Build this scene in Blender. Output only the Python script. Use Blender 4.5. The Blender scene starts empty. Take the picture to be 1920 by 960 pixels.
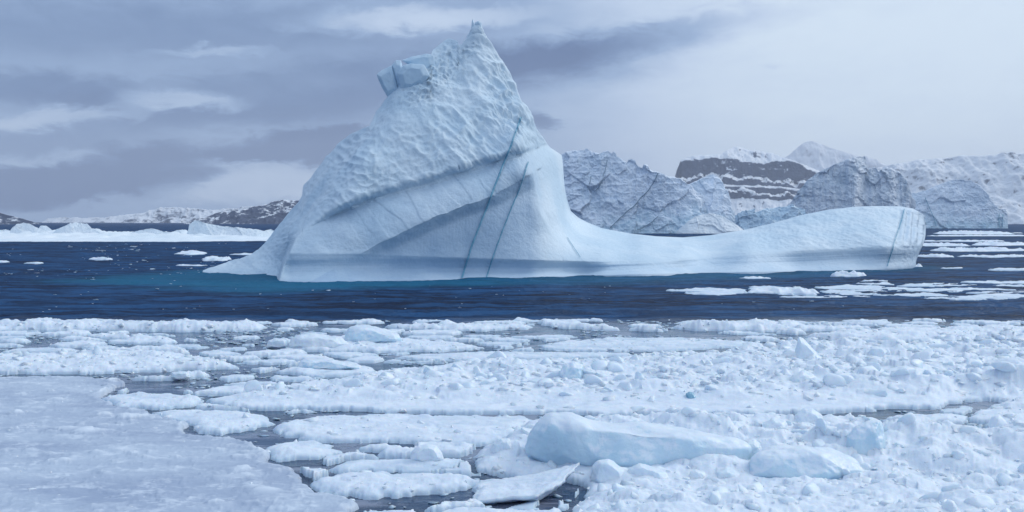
import bpy, bmesh, math, random
import numpy as np

# ------------------------------------------------------------------ camera, sky, sun, exposure
S = bpy.context.scene
COL = S.collection
F, CH, HY, CX = 2059.0, 8.0, 416.0, 960.0        # focal length (photo px), eye height (m), horizon row, centre column
cam_d = bpy.data.cameras.new('camera'); cam = bpy.data.objects.new('camera', cam_d); COL.objects.link(cam)
cam.location = (0, 0, CH); cam.rotation_euler = (math.radians(90), 0, 0)
cam_d.sensor_width = 36.0; cam_d.lens = 36.0 * F / 1920.0
cam_d.shift_y = -(480 - HY) / 1920.0
cam_d.clip_start = 0.5; cam_d.clip_end = 60000
S.camera = cam
S.view_settings.view_transform = 'Standard'; S.view_settings.look = 'None'
S.view_settings.exposure = 0.0; S.view_settings.gamma = 1.0
S.view_settings.use_curve_mapping = False
S.cycles.use_denoising = True
S.cycles.max_bounces = 6; S.cycles.diffuse_bounces = 4; S.cycles.volume_bounces = 1
S.cycles.glossy_bounces = 3; S.cycles.transmission_bounces = 2
S.cycles.caustics_reflective = False; S.cycles.caustics_refractive = False

SUN_AZ, SUN_EL = math.radians(62), math.radians(34)   # to the right of the view, behind thin cloud
sun_d = bpy.data.lights.new('sun', 'SUN'); sun = bpy.data.objects.new('sun', sun_d); COL.objects.link(sun)
sun_d.energy = 1.35; sun_d.angle = math.radians(30); sun_d.color = (1.0, 0.97, 0.93)
from mathutils import Vector
_sd = Vector((math.sin(SUN_AZ) * math.cos(SUN_EL), math.cos(SUN_AZ) * math.cos(SUN_EL), math.sin(SUN_EL)))
sun.rotation_euler = (-_sd).to_track_quat('-Z', 'Y').to_euler()
sun.location = (200, 100, 300)

def lin(r, g, b):
    f = lambda c: (c / 255 / 12.92) if c / 255 <= 0.04045 else ((c / 255 + 0.055) / 1.055) ** 2.4
    return (f(r), f(g), f(b), 1.0)

class NT:
    """small helper to wire shader nodes"""
    def __init__(s, tree): s.t = tree; s.n = tree.nodes; s.l = tree.links
    def node(s, typ, **kw):
        n = s.n.new(typ)
        for k, v in kw.items(): setattr(n, k, v)
        return n
    def put(s, sock, v):
        if v is None: return
        if isinstance(v, bpy.types.NodeSocket): s.l.new(v, sock)
        else: sock.default_value = v
    def math(s, op, a, b=None, c=None, clamp=False):
        n = s.n.new('ShaderNodeMath'); n.operation = op; n.use_clamp = clamp
        s.put(n.inputs[0], a); s.put(n.inputs[1], b)
        if c is not None: s.put(n.inputs[2], c)
        return n.outputs[0]
    def mix(s, f, a, b, typ='RGBA', blend='MIX'):
        n = s.n.new('ShaderNodeMix'); n.data_type = typ
        i = {'RGBA': (0, 6, 7, 2), 'FLOAT': (0, 2, 3, 0)}[typ]
        if typ == 'RGBA': n.blend_type = blend
        s.put(n.inputs[i[0]], f); s.put(n.inputs[i[1]], a); s.put(n.inputs[i[2]], b)
        return n.outputs[i[3]]
    def step(s, x, lo, hi):
        n = s.n.new('ShaderNodeMapRange'); n.interpolation_type = 'SMOOTHSTEP'
        s.put(n.inputs[0], x); n.inputs[1].default_value = lo; n.inputs[2].default_value = hi
        return n.outputs[0]
    def noise(s, vec, scale, detail=4, rough=0.55, dist=0.0, sx=None, col=False):
        if sx:
            m = s.n.new('ShaderNodeMapping'); m.inputs['Scale'].default_value = sx; s.put(m.inputs[0], vec); vec = m.outputs[0]
        n = s.n.new('ShaderNodeTexNoise'); s.put(n.inputs['Vector'], vec)
        n.inputs['Scale'].default_value = scale; n.inputs['Detail'].default_value = detail
        n.inputs['Roughness'].default_value = rough; n.inputs['Distortion'].default_value = dist
        return n.outputs['Color' if col else 'Fac']
    def ramp(s, f, stops):
        n = s.n.new('ShaderNodeValToRGB'); e = n.color_ramp.elements
        while len(e) < len(stops): e.new(0.5)
        for q, (p, c) in zip(e, stops): q.position = p; q.color = c
        s.put(n.inputs[0], f); return n.outputs[0]

def build_world():
    w = bpy.data.worlds.new('World'); S.world = w; w.use_nodes = True
    t = NT(w.node_tree); t.n.clear()
    out = t.node('ShaderNodeOutputWorld'); bg = t.node('ShaderNodeBackground')
    t.l.new(bg.outputs[0], out.inputs[0]); bg.inputs[1].default_value = 0.1
    sky = t.node('ShaderNodeTexSky', sky_type='NISHITA', sun_disc=False)
    sky.sun_elevation = SUN_EL; sky.sun_rotation = SUN_AZ
    tc = t.node('ShaderNodeTexCoord').outputs['Generated']
    sep = t.node('ShaderNodeSeparateXYZ'); t.l.new(tc, sep.inputs[0])
    x, y, z = sep.outputs
    az0 = t.math('ARCTAN2', x, y); el0 = t.math('ARCSINE', z)
    # long streaks: noise stretched along the horizon warps every cloud edge
    comb = t.node('ShaderNodeCombineXYZ'); t.l.new(az0, comb.inputs[0]); t.l.new(el0, comb.inputs[1])
    v = comb.outputs[0]
    n1 = t.noise(v, 9, 5, 0.6, 0.4, (1, 3.2, 1)); n2 = t.noise(v, 26, 5, 0.6, 0.6, (1, 2.6, 1)); n3 = t.noise(v, 80, 4, 0.6, 0.3, (1, 1.6, 1))
    az = t.math('ADD', az0, t.math('MULTIPLY', t.math('SUBTRACT', n1, 0.5), 0.10))
    el = t.math('ADD', el0, t.math('MULTIPLY', t.math('SUBTRACT', n2, 0.5), 0.030))
    el = t.math('ADD', el, t.math('MULTIPLY', t.math('SUBTRACT', n3, 0.5), 0.006))
    # broad light: thin cloud to the right, thicker to the left, even behind
    base = t.math('ADD', 0.47, t.math('MULTIPLY', t.step(az0, -0.06, 0.28), 0.52))
    base = t.math('SUBTRACT', base, t.math('MULTIPLY', t.step(az0, 0.9, 2.6), 0.25))
    base = t.math('ADD', base, t.math('MULTIPLY', t.math('SUBTRACT', n1, 0.5), 0.22))
    base = t.math('ADD', base, t.math('MULTIPLY', t.math('SUBTRACT', n2, 0.5), 0.10))
    base = t.math('ADD', base, t.math('MULTIPLY', t.step(el0, 0.22, 1.2), 0.28))
    # cloud banks and gaps: (px, py, rx, ry, tilt, amount, inner edge)
    B = [(330, 60, 620, 62, -2, -.16, .25), (640, 158, 560, 52, -7, -.21, .45), (1150, 85, 420, 42, -9, -.36, .1),
         (1060, 130, 300, 45, -4, -.20, .1),
         (760, 42, 250, 28, -3, .34, .2), (400, 98, 130, 12, -3, .22, .2), (330, 186, 135, 23, 3, .40, .25), (110, 220, 180, 20, -8, .26, .3),
         (60, 165, 230, 34, 2, -.24, .4), (420, 225, 330, 24, -4, -.16, .3), (700, 215, 220, 60, 0, -.12, .2),
         (590, 272, 180, 30, -5, -.50, .65), (500, 292, 120, 10, 0, -.25, .4),
         (60, 347, 175, 40, -6, -.56, .6), (275, 312, 125, 44, -4, -.52, .55), (190, 306, 60, 24, 0, .34, .3), (150, 356, 140, 20, 0, -.2, .4), (60, 300, 150, 16, -4, .16, .3), (110, 270, 260, 28, -2, -.16, .3),
         (1015, 222, 44, 15, 12, -.40, .3), (950, 225, 90, 40, 0, -.12, .1), (1430, 124, 22, 7, 0, -.12, .2),
         (500, 345, 320, 42, 0, .24, .3), (1800, 330, 500, 90, 0, -.06, .1)]
    acc = base
    for (px, py, rx, ry, tilt, amt, inner) in B:
        a0 = math.atan((px - CX) / F); e0 = (HY - py) / F * math.cos(a0)
        c, s_ = math.cos(math.radians(tilt)), math.sin(math.radians(tilt))
        dx = t.math('SUBTRACT', az, a0); dy = t.math('SUBTRACT', el, e0)
        u = t.math('MULTIPLY', t.math('SUBTRACT', t.math('MULTIPLY', dx, c), t.math('MULTIPLY', dy, s_)), F / rx)
        q = t.math('MULTIPLY', t.math('ADD', t.math('MULTIPLY', dx, s_), t.math('MULTIPLY', dy, c)), F / ry)
        d = t.math('SQRT', t.math('ADD', t.math('MULTIPLY', u, u), t.math('MULTIPLY', q, q)))
        m = t.step(d, 1.25, inner)
        acc = t.math('ADD', acc, t.math('MULTIPLY', m, amt))
    k = 10.0
    def sc(c): return tuple(q * k for q in c[:3]) + (1.0,)
    col = t.ramp(acc, [(0.0, lin(80, 105, 152)), (0.22, lin(104, 131, 175)), (0.5, lin(151, 177, 214)), (0.75, lin(200, 218, 243)), (1.0, lin(224, 240, 255))])
    mul = t.mix(1.0, col, (k, k, k, 1), blend='MULTIPLY')
    bright = t.math('ADD', 1.0, t.math('MULTIPLY', t.step(el0, 0.25, 1.3), 0.14))      # overcast sky is brighter overhead
    vm = t.node('ShaderNodeVectorMath', operation='SCALE'); t.l.new(mul, vm.inputs[0]); t.l.new(bright, vm.inputs['Scale'])
    t.l.new(t.mix(0.06, vm.outputs[0], sky.outputs[0]), bg.inputs[0])
build_world()

# ------------------------------------------------------------------ numpy helpers
def hsh(ix, iy, iz, seed):
    with np.errstate(over='ignore'):
        n = (ix.astype(np.int64) * 374761393 + iy.astype(np.int64) * 668265263 + iz.astype(np.int64) * 1440670441 + seed * 974634777) & 0xFFFFFFFF
        n = ((n ^ (n >> 13)) * 1274126177) & 0xFFFFFFFF
        n = ((n ^ (n >> 15)) * 2246822519) & 0xFFFFFFFF
        n = n ^ (n >> 16)
    return n.astype(np.float64) / 4294967295.0
def vnoise(x, y, z=None, seed=0):
    if z is None:
        ix, iy = np.floor(x), np.floor(y); fx, fy = x - ix, y - iy
        fx = fx * fx * fx * (fx * (fx * 6 - 15) + 10); fy = fy * fy * fy * (fy * (fy * 6 - 15) + 10)
        o = np.zeros_like(ix); h = lambda a, b: hsh(ix + a, iy + b, o, seed)
        return (h(0, 0) * (1 - fx) + h(1, 0) * fx) * (1 - fy) + (h(0, 1) * (1 - fx) + h(1, 1) * fx) * fy
    ix, iy, iz = np.floor(x), np.floor(y), np.floor(z); fx, fy, fz = x - ix, y - iy, z - iz
    fx = fx * fx * fx * (fx * (fx * 6 - 15) + 10); fy = fy * fy * fy * (fy * (fy * 6 - 15) + 10); fz = fz * fz * fz * (fz * (fz * 6 - 15) + 10)
    h = lambda a, b, c: hsh(ix + a, iy + b, iz + c, seed)
    l = lambda c: (h(0, 0, c) * (1 - fx) + h(1, 0, c) * fx) * (1 - fy) + (h(0, 1, c) * (1 - fx) + h(1, 1, c) * fx) * fy
    return l(0) * (1 - fz) + l(1) * fz
def fbm(x, y, z=None, oct=4, seed=0, gain=0.5, ridged=False):
    a, s, t = 1.0, 0.0, 0.0
    for o in range(oct):
        n = vnoise(x, y, z, seed + o * 17) * 2 - 1
        if ridged: n = 1 - 2 * np.abs(n)
        s = s + a * n; t += a; a *= gain
        x = x * 2.03 + 5.1; y = y * 2.03 + 1.7
        if z is not None: z = z * 2.03 + 9.2
    return s / t
def worley(x, y, seed=0, jit=0.9, rr=1):
    """F1, F2, id hash, offsets to the nearest point"""
    ix, iy = np.floor(x), np.floor(y)
    f1 = np.full(x.shape, 9.0); f2 = np.full(x.shape, 9.0); cid = np.zeros(x.shape); ox = np.zeros(x.shape); oy = np.zeros(x.shape)
    z = np.zeros_like(ix)
    for a in range(-rr, rr + 1):
        for b in range(-rr, rr + 1):
            cx, cy = ix + a, iy + b
            px = cx + 0.5 + jit * (hsh(cx, cy, z, seed) - 0.5); py = cy + 0.5 + jit * (hsh(cx, cy, z + 7, seed) - 0.5)
            dx, dy = x - px, y - py; d = np.sqrt(dx * dx + dy * dy)
            near = d < f1
            f2 = np.where(near, f1, np.minimum(f2, d)); f1 = np.where(near, d, f1)
            cid = np.where(near, hsh(cx, cy, z + 13, seed), cid); ox = np.where(near, dx, ox); oy = np.where(near, dy, oy)
    return f1, f2, cid, ox, oy
def sst(x, a, b):
    t = np.clip((x - a) / (b - a), 0, 1); return t * t * (3 - 2 * t)
def facets(x, y, seed, tilt=0.6):
    """angular planes: every cell of a cell pattern is a plane with its own lean"""
    f1, f2, cid, ox, oy = worley(x, y, seed)
    a = np.mod(cid * 971.3, 1) - .5; b = np.mod(cid * 337.7, 1) - .5
    return (cid - .5) + tilt * (ox * a * 2 + oy * b * 2), f2 - f1
class RBF:
    """thin-plate surface through (px, py) -> distance points"""
    def __init__(s, pts):
        P = np.array(pts, float); s.c = P[:, :2] / 100; d = P[:, 2]; n = len(P)
        K = s.k(np.linalg.norm(s.c[:, None] - s.c[None], axis=2)) + np.eye(n) * 0.004
        A = np.zeros((n + 3, n + 3)); A[:n, :n] = K; A[:n, n] = 1; A[:n, n + 1:] = s.c; A[n, :n] = 1; A[n + 1:, :n] = s.c.T
        s.w = np.linalg.solve(A, np.concatenate([d, [0, 0, 0]]))
    @staticmethod
    def k(r): return np.where(r > 1e-9, r * r * np.log(np.maximum(r, 1e-9)), 0)
    def __call__(s, px, py):
        x, y = px / 100, py / 100; r = s.w[-3] + s.w[-2] * x + s.w[-1] * y
        for (cx, cy), w in zip(s.c, s.w): r = r + w * s.k(np.sqrt((x - cx) ** 2 + (y - cy) ** 2))
        return r
def seg_dist(px, py, line):
    """signed distance to a polyline (positive below it / to its right when it runs left to right) and the fraction along"""
    best = np.full(px.shape, 1e9); sg = np.zeros(px.shape); al = np.zeros(px.shape)
    for i, ((x0, y0), (x1, y1)) in enumerate(zip(line[:-1], line[1:])):
        dx, dy = x1 - x0, y1 - y0; L = dx * dx + dy * dy
        t = np.clip(((px - x0) * dx + (py - y0) * dy) / L, 0, 1)
        ex, ey = px - x0 - t * dx, py - y0 - t * dy; d = np.sqrt(ex * ex + ey * ey)
        m = d < best; best = np.where(m, d, best)
        sg = np.where(m, np.sign(dx * (py - y0) - dy * (px - x0)), sg); al = np.where(m, (i + t) / (len(line) - 1), al)
    return best * sg, al
def ground(py): return CH * F / (py - HY)
def P(px, py, Y): return ((px - CX) * Y / F, Y + 0 * px, CH - (py - HY) * Y / F)
def in_poly(x, y, poly):
    r = np.zeros(x.shape, bool); n = len(poly)
    for i in range(n):
        x0, y0 = poly[i]; x1, y1 = poly[(i + 1) % n]
        if y0 == y1: continue
        c = ((y0 > y) != (y1 > y)) & (x < (x1 - x0) * (y - y0) / (y1 - y0) + x0); r ^= c
    return r
def poly_sd(x, y, poly):
    d = np.full(x.shape, 1e9); n = len(poly)
    for i in range(n):
        x0, y0 = poly[i]; x1, y1 = poly[(i + 1) % n]; dx, dy = x1 - x0, y1 - y0
        t = np.clip(((x - x0) * dx + (y - y0) * dy) / (dx * dx + dy * dy + 1e-12), 0, 1)
        d = np.minimum(d, (x - x0 - t * dx) ** 2 + (y - y0 - t * dy) ** 2)
    return np.where(in_poly(x, y, poly), 1, -1) * np.sqrt(d)

# ------------------------------------------------------------------ object helpers
def mesh_from(name, V, Q, smooth=True):
    """V (n,3); Q (m,4) quads or (m,3) triangles"""
    me = bpy.data.meshes.new(name); V = np.ascontiguousarray(V, np.float32); Q = np.ascontiguousarray(Q, np.int32); k = Q.shape[1]
    me.vertices.add(len(V)); me.vertices.foreach_set('co', V.ravel())
    me.loops.add(Q.size); me.loops.foreach_set('vertex_index', Q.ravel())
    me.polygons.add(len(Q)); me.polygons.foreach_set('loop_start', np.arange(0, Q.size, k, dtype=np.int32))
    me.polygons.foreach_set('use_smooth', np.full(len(Q), smooth, bool))
    me.update(calc_edges=True); me.validate(); return me
def obj(name, me, mat, parent=None):
    o = bpy.data.objects.new(name, me); COL.objects.link(o)
    if mat and not me.materials: me.materials.append(mat)
    if parent: o.parent = parent
    return o
def tag(o, label, cat, group=None, kind=None):
    if label: o['label'] = label
    if cat: o['category'] = cat
    if group: o['group'] = group
    if kind: o['kind'] = kind
    return o
def attr(me, name, data):
    a = me.attributes.new(name, 'FLOAT', 'POINT'); a.data.foreach_set('value', np.ascontiguousarray(data, np.float32))
def centre(o):
    """put the origin at the thing's base centre"""
    me = o.data; n = len(me.vertices); c = np.empty(n * 3, np.float32); me.vertices.foreach_get('co', c); c = c.reshape(-1, 3)
    b = np.array([(c[:, 0].min() + c[:, 0].max()) / 2, (c[:, 1].min() + c[:, 1].max()) / 2, c[:, 2].min()])
    me.vertices.foreach_set('co', (c - b).astype(np.float32).ravel()); me.update(); o.location = tuple(b); return b

# ------------------------------------------------------------------ materials
def material(name):
    m = bpy.data.materials.new(name); m.use_nodes = True; t = NT(m.node_tree)
    return m, t, m.node_tree.nodes['Principled BSDF']
def bump(t, bs, h, strength, dist):
    b = t.node('ShaderNodeBump'); b.inputs['Strength'].default_value = strength; b.inputs['Distance'].default_value = dist
    t.put(b.inputs['Height'], h); t.l.new(b.outputs[0], bs.inputs['Normal'])
def ice_mat(name, c0, c1, scale, rough=0.55, bscale=2.0, bdist=0.05, bst=0.5, sub=0.0, radius=1.0, wet=None, rand=False, spec=0.4, crust=None):
    m, t, b = material(name)
    pos = t.node('ShaderNodeNewGeometry').outputs['Position']
    n = t.noise(pos, scale, 6, 0.6, 0.3); f = t.step(n, 0.35, 0.68)
    if rand:
        oi = t.node('ShaderNodeObjectInfo').outputs['Random']; f = t.math('ADD', t.math('MULTIPLY', f, .7), t.math('MULTIPLY', oi, .4), clamp=True)
    c = t.mix(f, c0 + (1,), c1 + (1,))
    if wet:
        sep = t.node('ShaderNodeSeparateXYZ'); t.l.new(pos, sep.inputs[0])
        zz = t.math('ADD', sep.outputs[2], t.math('MULTIPLY', t.math('SUBTRACT', n, .5), wet[2]))
        c = t.mix(t.step(zz, wet[1], wet[0]), c, wet[3] + (1,))
    if crust:      # snow crust lying on the upper faces
        nz = t.node('ShaderNodeSeparateXYZ'); t.l.new(t.node('ShaderNodeNewGeometry').outputs['Normal'], nz.inputs[0])
        cn = t.math('ADD', nz.outputs[2], t.math('MULTIPLY', t.math('SUBTRACT', t.noise(pos, 1.6, 7, .68, .4), .5), 2.6))
        c = t.mix(t.step(cn, .35, .75), c, crust + (1,))
    t.put(b.inputs['Base Color'], c); b.inputs['Roughness'].default_value = rough
    b.inputs['Specular IOR Level'].default_value = spec
    if sub:
        b.inputs['Subsurface Weight'].default_value = sub; b.inputs['Subsurface Radius'].default_value = (0.25, 0.6, 1.0); b.inputs['Subsurface Scale'].default_value = radius
    h = t.math('ADD', t.noise(pos, bscale, 6, 0.65), t.math('MULTIPLY', t.noise(pos, bscale * 5, 4, 0.6), 0.3))
    bump(t, b, h, bst, bdist)
    return m
M = {}
SUBS = .22
def berg_mat():
    m, t, b = material('iceberg_ice'); pos = t.node('ShaderNodeNewGeometry').outputs['Position']
    n = t.noise(pos, .10, 6, .6, .3); n2 = t.noise(pos, .5, 6, .65, .5, (1, 1, 1.6)); f = t.step(n, .35, .68)
    snow = t.mix(f, (0.555, 0.695, 0.805, 1), (0.68, 0.785, 0.865, 1)); painted_shade = t.mix(f, (0.385, 0.53, 0.695, 1), (0.485, 0.625, 0.77, 1))
    k = t.node('ShaderNodeAttribute', attribute_name='painted_shade').outputs['Fac']
    k = t.math('ADD', k, t.math('MULTIPLY', t.math('SUBTRACT', n2, .5), .45), clamp=True)          # shade of the lower bands painted as darker ice, edge broken by noise
    t.put(b.inputs['Base Color'], t.mix(k, snow, painted_shade)); t.put(b.inputs['Roughness'], t.mix(k, .7, .42, 'FLOAT')); b.inputs['Specular IOR Level'].default_value = .4
    bump(t, b, t.math('ADD', t.noise(pos, 1.6, 6, .65), t.math('MULTIPLY', t.noise(pos, 5, 5, .65), .45)), .75, .15); return m
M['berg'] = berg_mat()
M['block'] = ice_mat('fractured_ice', (0.52, 0.68, 0.81), (0.63, 0.77, 0.87), 0.5, 0.45, 1.5, 0.05, 0.4)
M['vein'] = ice_mat('blue_vein_ice', (0.13, 0.34, 0.48), (0.20, 0.43, 0.57), 1.0, 0.4, 2, 0.03, 0.3)
M['floe'] = ice_mat('snowy_floe_ice', (0.665, 0.75, 0.85), (0.76, 0.825, 0.895), 0.9, 0.6, 4.0, 0.05, 0.55, sub=SUBS, radius=.25, wet=(0.02, 0.20, 0.16, (0.50, 0.62, 0.74)))
M['rubble'] = ice_mat('rubble_ice', (0.69, 0.775, 0.865), (0.79, 0.85, 0.91), 0.9, 0.55, 6.0, 0.04, 0.5, sub=SUBS, radius=.2)
M['chunk'] = ice_mat('chunk_ice', (0.66, 0.765, 0.86), (0.78, 0.845, 0.91), 1.3, 0.45, 7.0, 0.03, 0.45, rand=True, sub=SUBS, radius=.3)
M['clear'] = ice_mat('pale_turquoise_ice', (0.50, 0.68, 0.80), (0.64, 0.77, 0.86), 0.9, 0.35, 3.0, 0.06, 0.6, sub=SUBS, radius=.5, crust=(0.74, 0.82, 0.90))
M['deep'] = ice_mat('deep_blue_ice', (0.18, 0.38, 0.52), (0.34, 0.55, 0.66), 2.0, 0.2, 5.0, 0.03, 0.3)
M['farice'] = ice_mat('far_white_ice', (0.74, 0.83, 0.89), (0.84, 0.89, 0.93), 0.03, 0.6, 0.25, 0.5, 0.6)
def sheet_mat():
    m, t, b = material('wet_sheet_ice')
    pos = t.node('ShaderNodeNewGeometry').outputs['Position']
    n = t.noise(pos, .22, 6, .6, .5, (.6, 1, 1)); n2 = t.noise(pos, 1.3, 8, .72, .4, (.6, 1, 1)); n3 = t.noise(pos, 5.0, 5, .65, .3, (.7, 1, 1))
    c = t.mix(t.step(n, .32, .62), (0.34, 0.41, 0.54, 1), (0.49, 0.57, 0.68, 1))
    f = t.step(t.math('ADD', n2, t.math('MULTIPLY', t.math('SUBTRACT', n3, .5), .5)), .50, .66)      # wind-packed snow patches
    sep = t.node('ShaderNodeSeparateXYZ'); t.l.new(pos, sep.inputs[0])
    up = t.step(sep.outputs[2], .17, .30)                                                             # snow lies on the raised lumps and rim
    f = t.math('MAXIMUM', t.math('MULTIPLY', f, .58), t.math('MULTIPLY', up, .85))
    t.put(b.inputs['Base Color'], t.mix(f, c, (0.72, 0.79, 0.87, 1)))
    t.put(b.inputs['Roughness'], t.mix(f, .38, .7, 'FLOAT')); b.inputs['Specular IOR Level'].default_value = .35
    bump(t, b, t.math('ADD', n2, t.math('MULTIPLY', n3, .4)), .5, .05)
    return m
M['sheet'] = sheet_mat()
def dirty_mat(name, k):
    m, t, b = material(name)
    pos = t.node('ShaderNodeNewGeometry').outputs['Position']
    n = t.noise(pos, 0.05, 8, 0.68, 0.6); n2 = t.noise(pos, 0.35, 6, 0.7); n3 = t.noise(pos, 0.06, 5, .6, .5, (1, 1, .22))
    c = t.mix(t.step(n, .36, .60), (0.66, 0.745, 0.81, 1), (0.85, 0.895, 0.93, 1))
    c = t.mix(t.math('MULTIPLY', t.step(n2, .56, .70), .42), c, (0.44, 0.52, 0.60, 1))
    c = t.mix(t.math('MULTIPLY', t.step(n3, .55, .72), .35), c, (0.54, 0.60, 0.67, 1))
    sep = t.node('ShaderNodeSeparateXYZ'); t.l.new(pos, sep.inputs[0])
    low = t.step(t.math('ADD', sep.outputs[2], t.math('MULTIPLY', n, 40)), 40, 16)          # clean wave-washed foot
    c = t.mix(t.math('MULTIPLY', low, .75), c, (0.50, 0.69, 0.76, 1))
    nz = t.node('ShaderNodeSeparateXYZ'); t.l.new(t.node('ShaderNodeNewGeometry').outputs['Normal'], nz.inputs[0])
    c = t.mix(t.math('MULTIPLY', t.step(nz.outputs[2], .55, .8), .8), c, (0.80, 0.84, 0.88, 1))
    t.put(b.inputs['Base Color'], t.mix(1.0, c, (k * .97, k, k * 1.06, 1), blend='MULTIPLY')); b.inputs['Roughness'].default_value = .7
    bump(t, b, t.math('ADD', n, t.math('MULTIPLY', n2, .35)), .5, 1.2)
    return m
M['dirty'] = dirty_mat('dirty_glacier_ice', 1.0); M['grey'] = dirty_mat('grey_glacier_ice', .88)
M['crack'] = ice_mat('dark_crevasse_ice', (0.20, 0.29, 0.37), (0.30, 0.40, 0.48), 0.1, .5, .5, .2, .3)
def rock_mat(name, lo, hi, ns, zs, streak=(1, 1, .25), rock=(0.040, 0.054, 0.092), snow=(0.78, 0.81, 0.86)):
    m, t, b = material(name)
    g = t.node('ShaderNodeNewGeometry'); pos = g.outputs['Position']
    nz = t.node('ShaderNodeSeparateXYZ'); t.l.new(g.outputs['Normal'], nz.inputs[0])
    n = t.noise(pos, ns, 9, .66, .4); n2 = t.noise(pos, ns * 3.2, 7, .66, .2, streak); n3 = t.noise(pos, ns * .6, 7, .6, .2, (.35, .35, 3.2))
    s = t.math('ADD', nz.outputs[2], t.math('MULTIPLY', t.math('SUBTRACT', n, .5), 1.5))
    s = t.math('ADD', s, t.math('MULTIPLY', t.math('SUBTRACT', n2, .5), zs))
    s = t.math('ADD', s, t.math('MULTIPLY', t.math('SUBTRACT', n3, .5), .6))
    r = t.mix(n2, rock + (1,), tuple(q * 2.4 for q in rock) + (1,))
    t.put(b.inputs['Base Color'], t.mix(t.step(s, lo, hi), r, snow + (1,))); b.inputs['Roughness'].default_value = .85
    b.inputs['Specular IOR Level'].default_value = .2
    bump(t, b, t.math('ADD', n, t.math('MULTIPLY', n2, .4)), .8, 1.2 / ns * .05)
    return m
M['cliff'] = rock_mat('snowy_cliff_rock', .40, .62, .007, 1.0)
M['hill'] = rock_mat('snow_speckled_hill', .78, 1.02, .010, 1.2, (1, 1, 1))
M['hillfar'] = rock_mat('distant_snowy_hill', .5, .9, .005, .8, (1, 1, 1))
M['peak'] = rock_mat('faint_snowy_peak', -.1, .45, .005, .8, (1, 1, .5), (0.12, 0.125, 0.15))  # haze painted in: paler rock and more snow lower the contrast
M['slope'] = rock_mat('glacier_side_snow', .02, .42, .012, 1.7, (1, 1, .35), (0.16, 0.165, 0.19))
def sea_mat():
    m, t, b = material('sea_water')
    pos = t.node('ShaderNodeNewGeometry').outputs['Position']
    at = lambda n: t.node('ShaderNodeAttribute', attribute_name=n).outputs['Fac']
    calm, shoal = at('calm'), at('shoal')
    n0 = t.noise(pos, .05, 8, .68, .5, (.3, 1, 1))
    nw = t.noise(pos, .33, 6, .66, .4, (.30, 1, 1))
    fw = t.math('ADD', t.math('MULTIPLY', t.step(n0, .36, .64), .35), t.math('MULTIPLY', t.step(nw, .42, .60), .75), clamp=True)
    c = t.mix(fw, (0.0003, 0.007, 0.036, 1), (0.014, 0.075, 0.20, 1))  # bright and dark wave faces are painted into the water colour
    sn = t.math('MULTIPLY', shoal, t.math('ADD', .55, t.math('MULTIPLY', t.noise(pos, .12, 5, .6, .4, (.3, 1, 1)), .8)), clamp=True)
    c = t.mix(t.math('MULTIPLY', sn, .85), c, (0.010, 0.15, 0.27, 1))
    # grease ice: a thin grey film of ice crystals on the sheltered water between the floes
    gr = t.math('MULTIPLY', calm, t.step(t.noise(pos, .55, 6, .62, .5, (.6, 1, 1)), .46, .62))
    gr = t.math('MULTIPLY', gr, .55)
    c = t.mix(gr, t.mix(t.math('MULTIPLY', calm, .6), c, (0.03, 0.035, 0.055, 1)), (0.34, 0.36, 0.45, 1))
    w = t.math('ADD', t.noise(pos, .55, 5, .6, .3, (.5, 1, 1)), t.math('MULTIPLY', t.noise(pos, 2.6, 4, .6, .2, (.6, 1, 1)), .35))
    bn = t.node('ShaderNodeBump'); bn.inputs['Distance'].default_value = 1.0
    t.put(bn.inputs['Strength'], t.mix(calm, 1.0, .06, 'FLOAT')); t.put(bn.inputs['Height'], w)
    t.n.remove(b); df = t.node('ShaderNodeBsdfDiffuse'); gl = t.node('ShaderNodeBsdfGlossy'); fr = t.node('ShaderNodeFresnel'); mx = t.node('ShaderNodeMixShader')
    t.put(df.inputs['Color'], c); gl.inputs['Color'].default_value = (.86, .94, 1, 1); fr.inputs['IOR'].default_value = 1.333
    t.put(gl.inputs['Roughness'], t.mix(gr, t.mix(calm, .20, .08, 'FLOAT'), .55, 'FLOAT'))
    for q in (df, gl, fr): t.l.new(bn.outputs[0], q.inputs['Normal'])
    # steep wind waves hide one another at a low angle, so open water mirrors far less of the sky than a calm lead
    t.put(mx.inputs[0], t.math('MINIMUM', fr.outputs[0], t.mix(gr, t.mix(calm, .085, .6, 'FLOAT'), .12, 'FLOAT'))); t.l.new(df.outputs[0], mx.inputs[1]); t.l.new(gl.outputs[0], mx.inputs[2])
    t.l.new(mx.outputs[0], t.n['Material Output'].inputs['Surface'])
    return m
M['sea'] = sea_mat()

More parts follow.
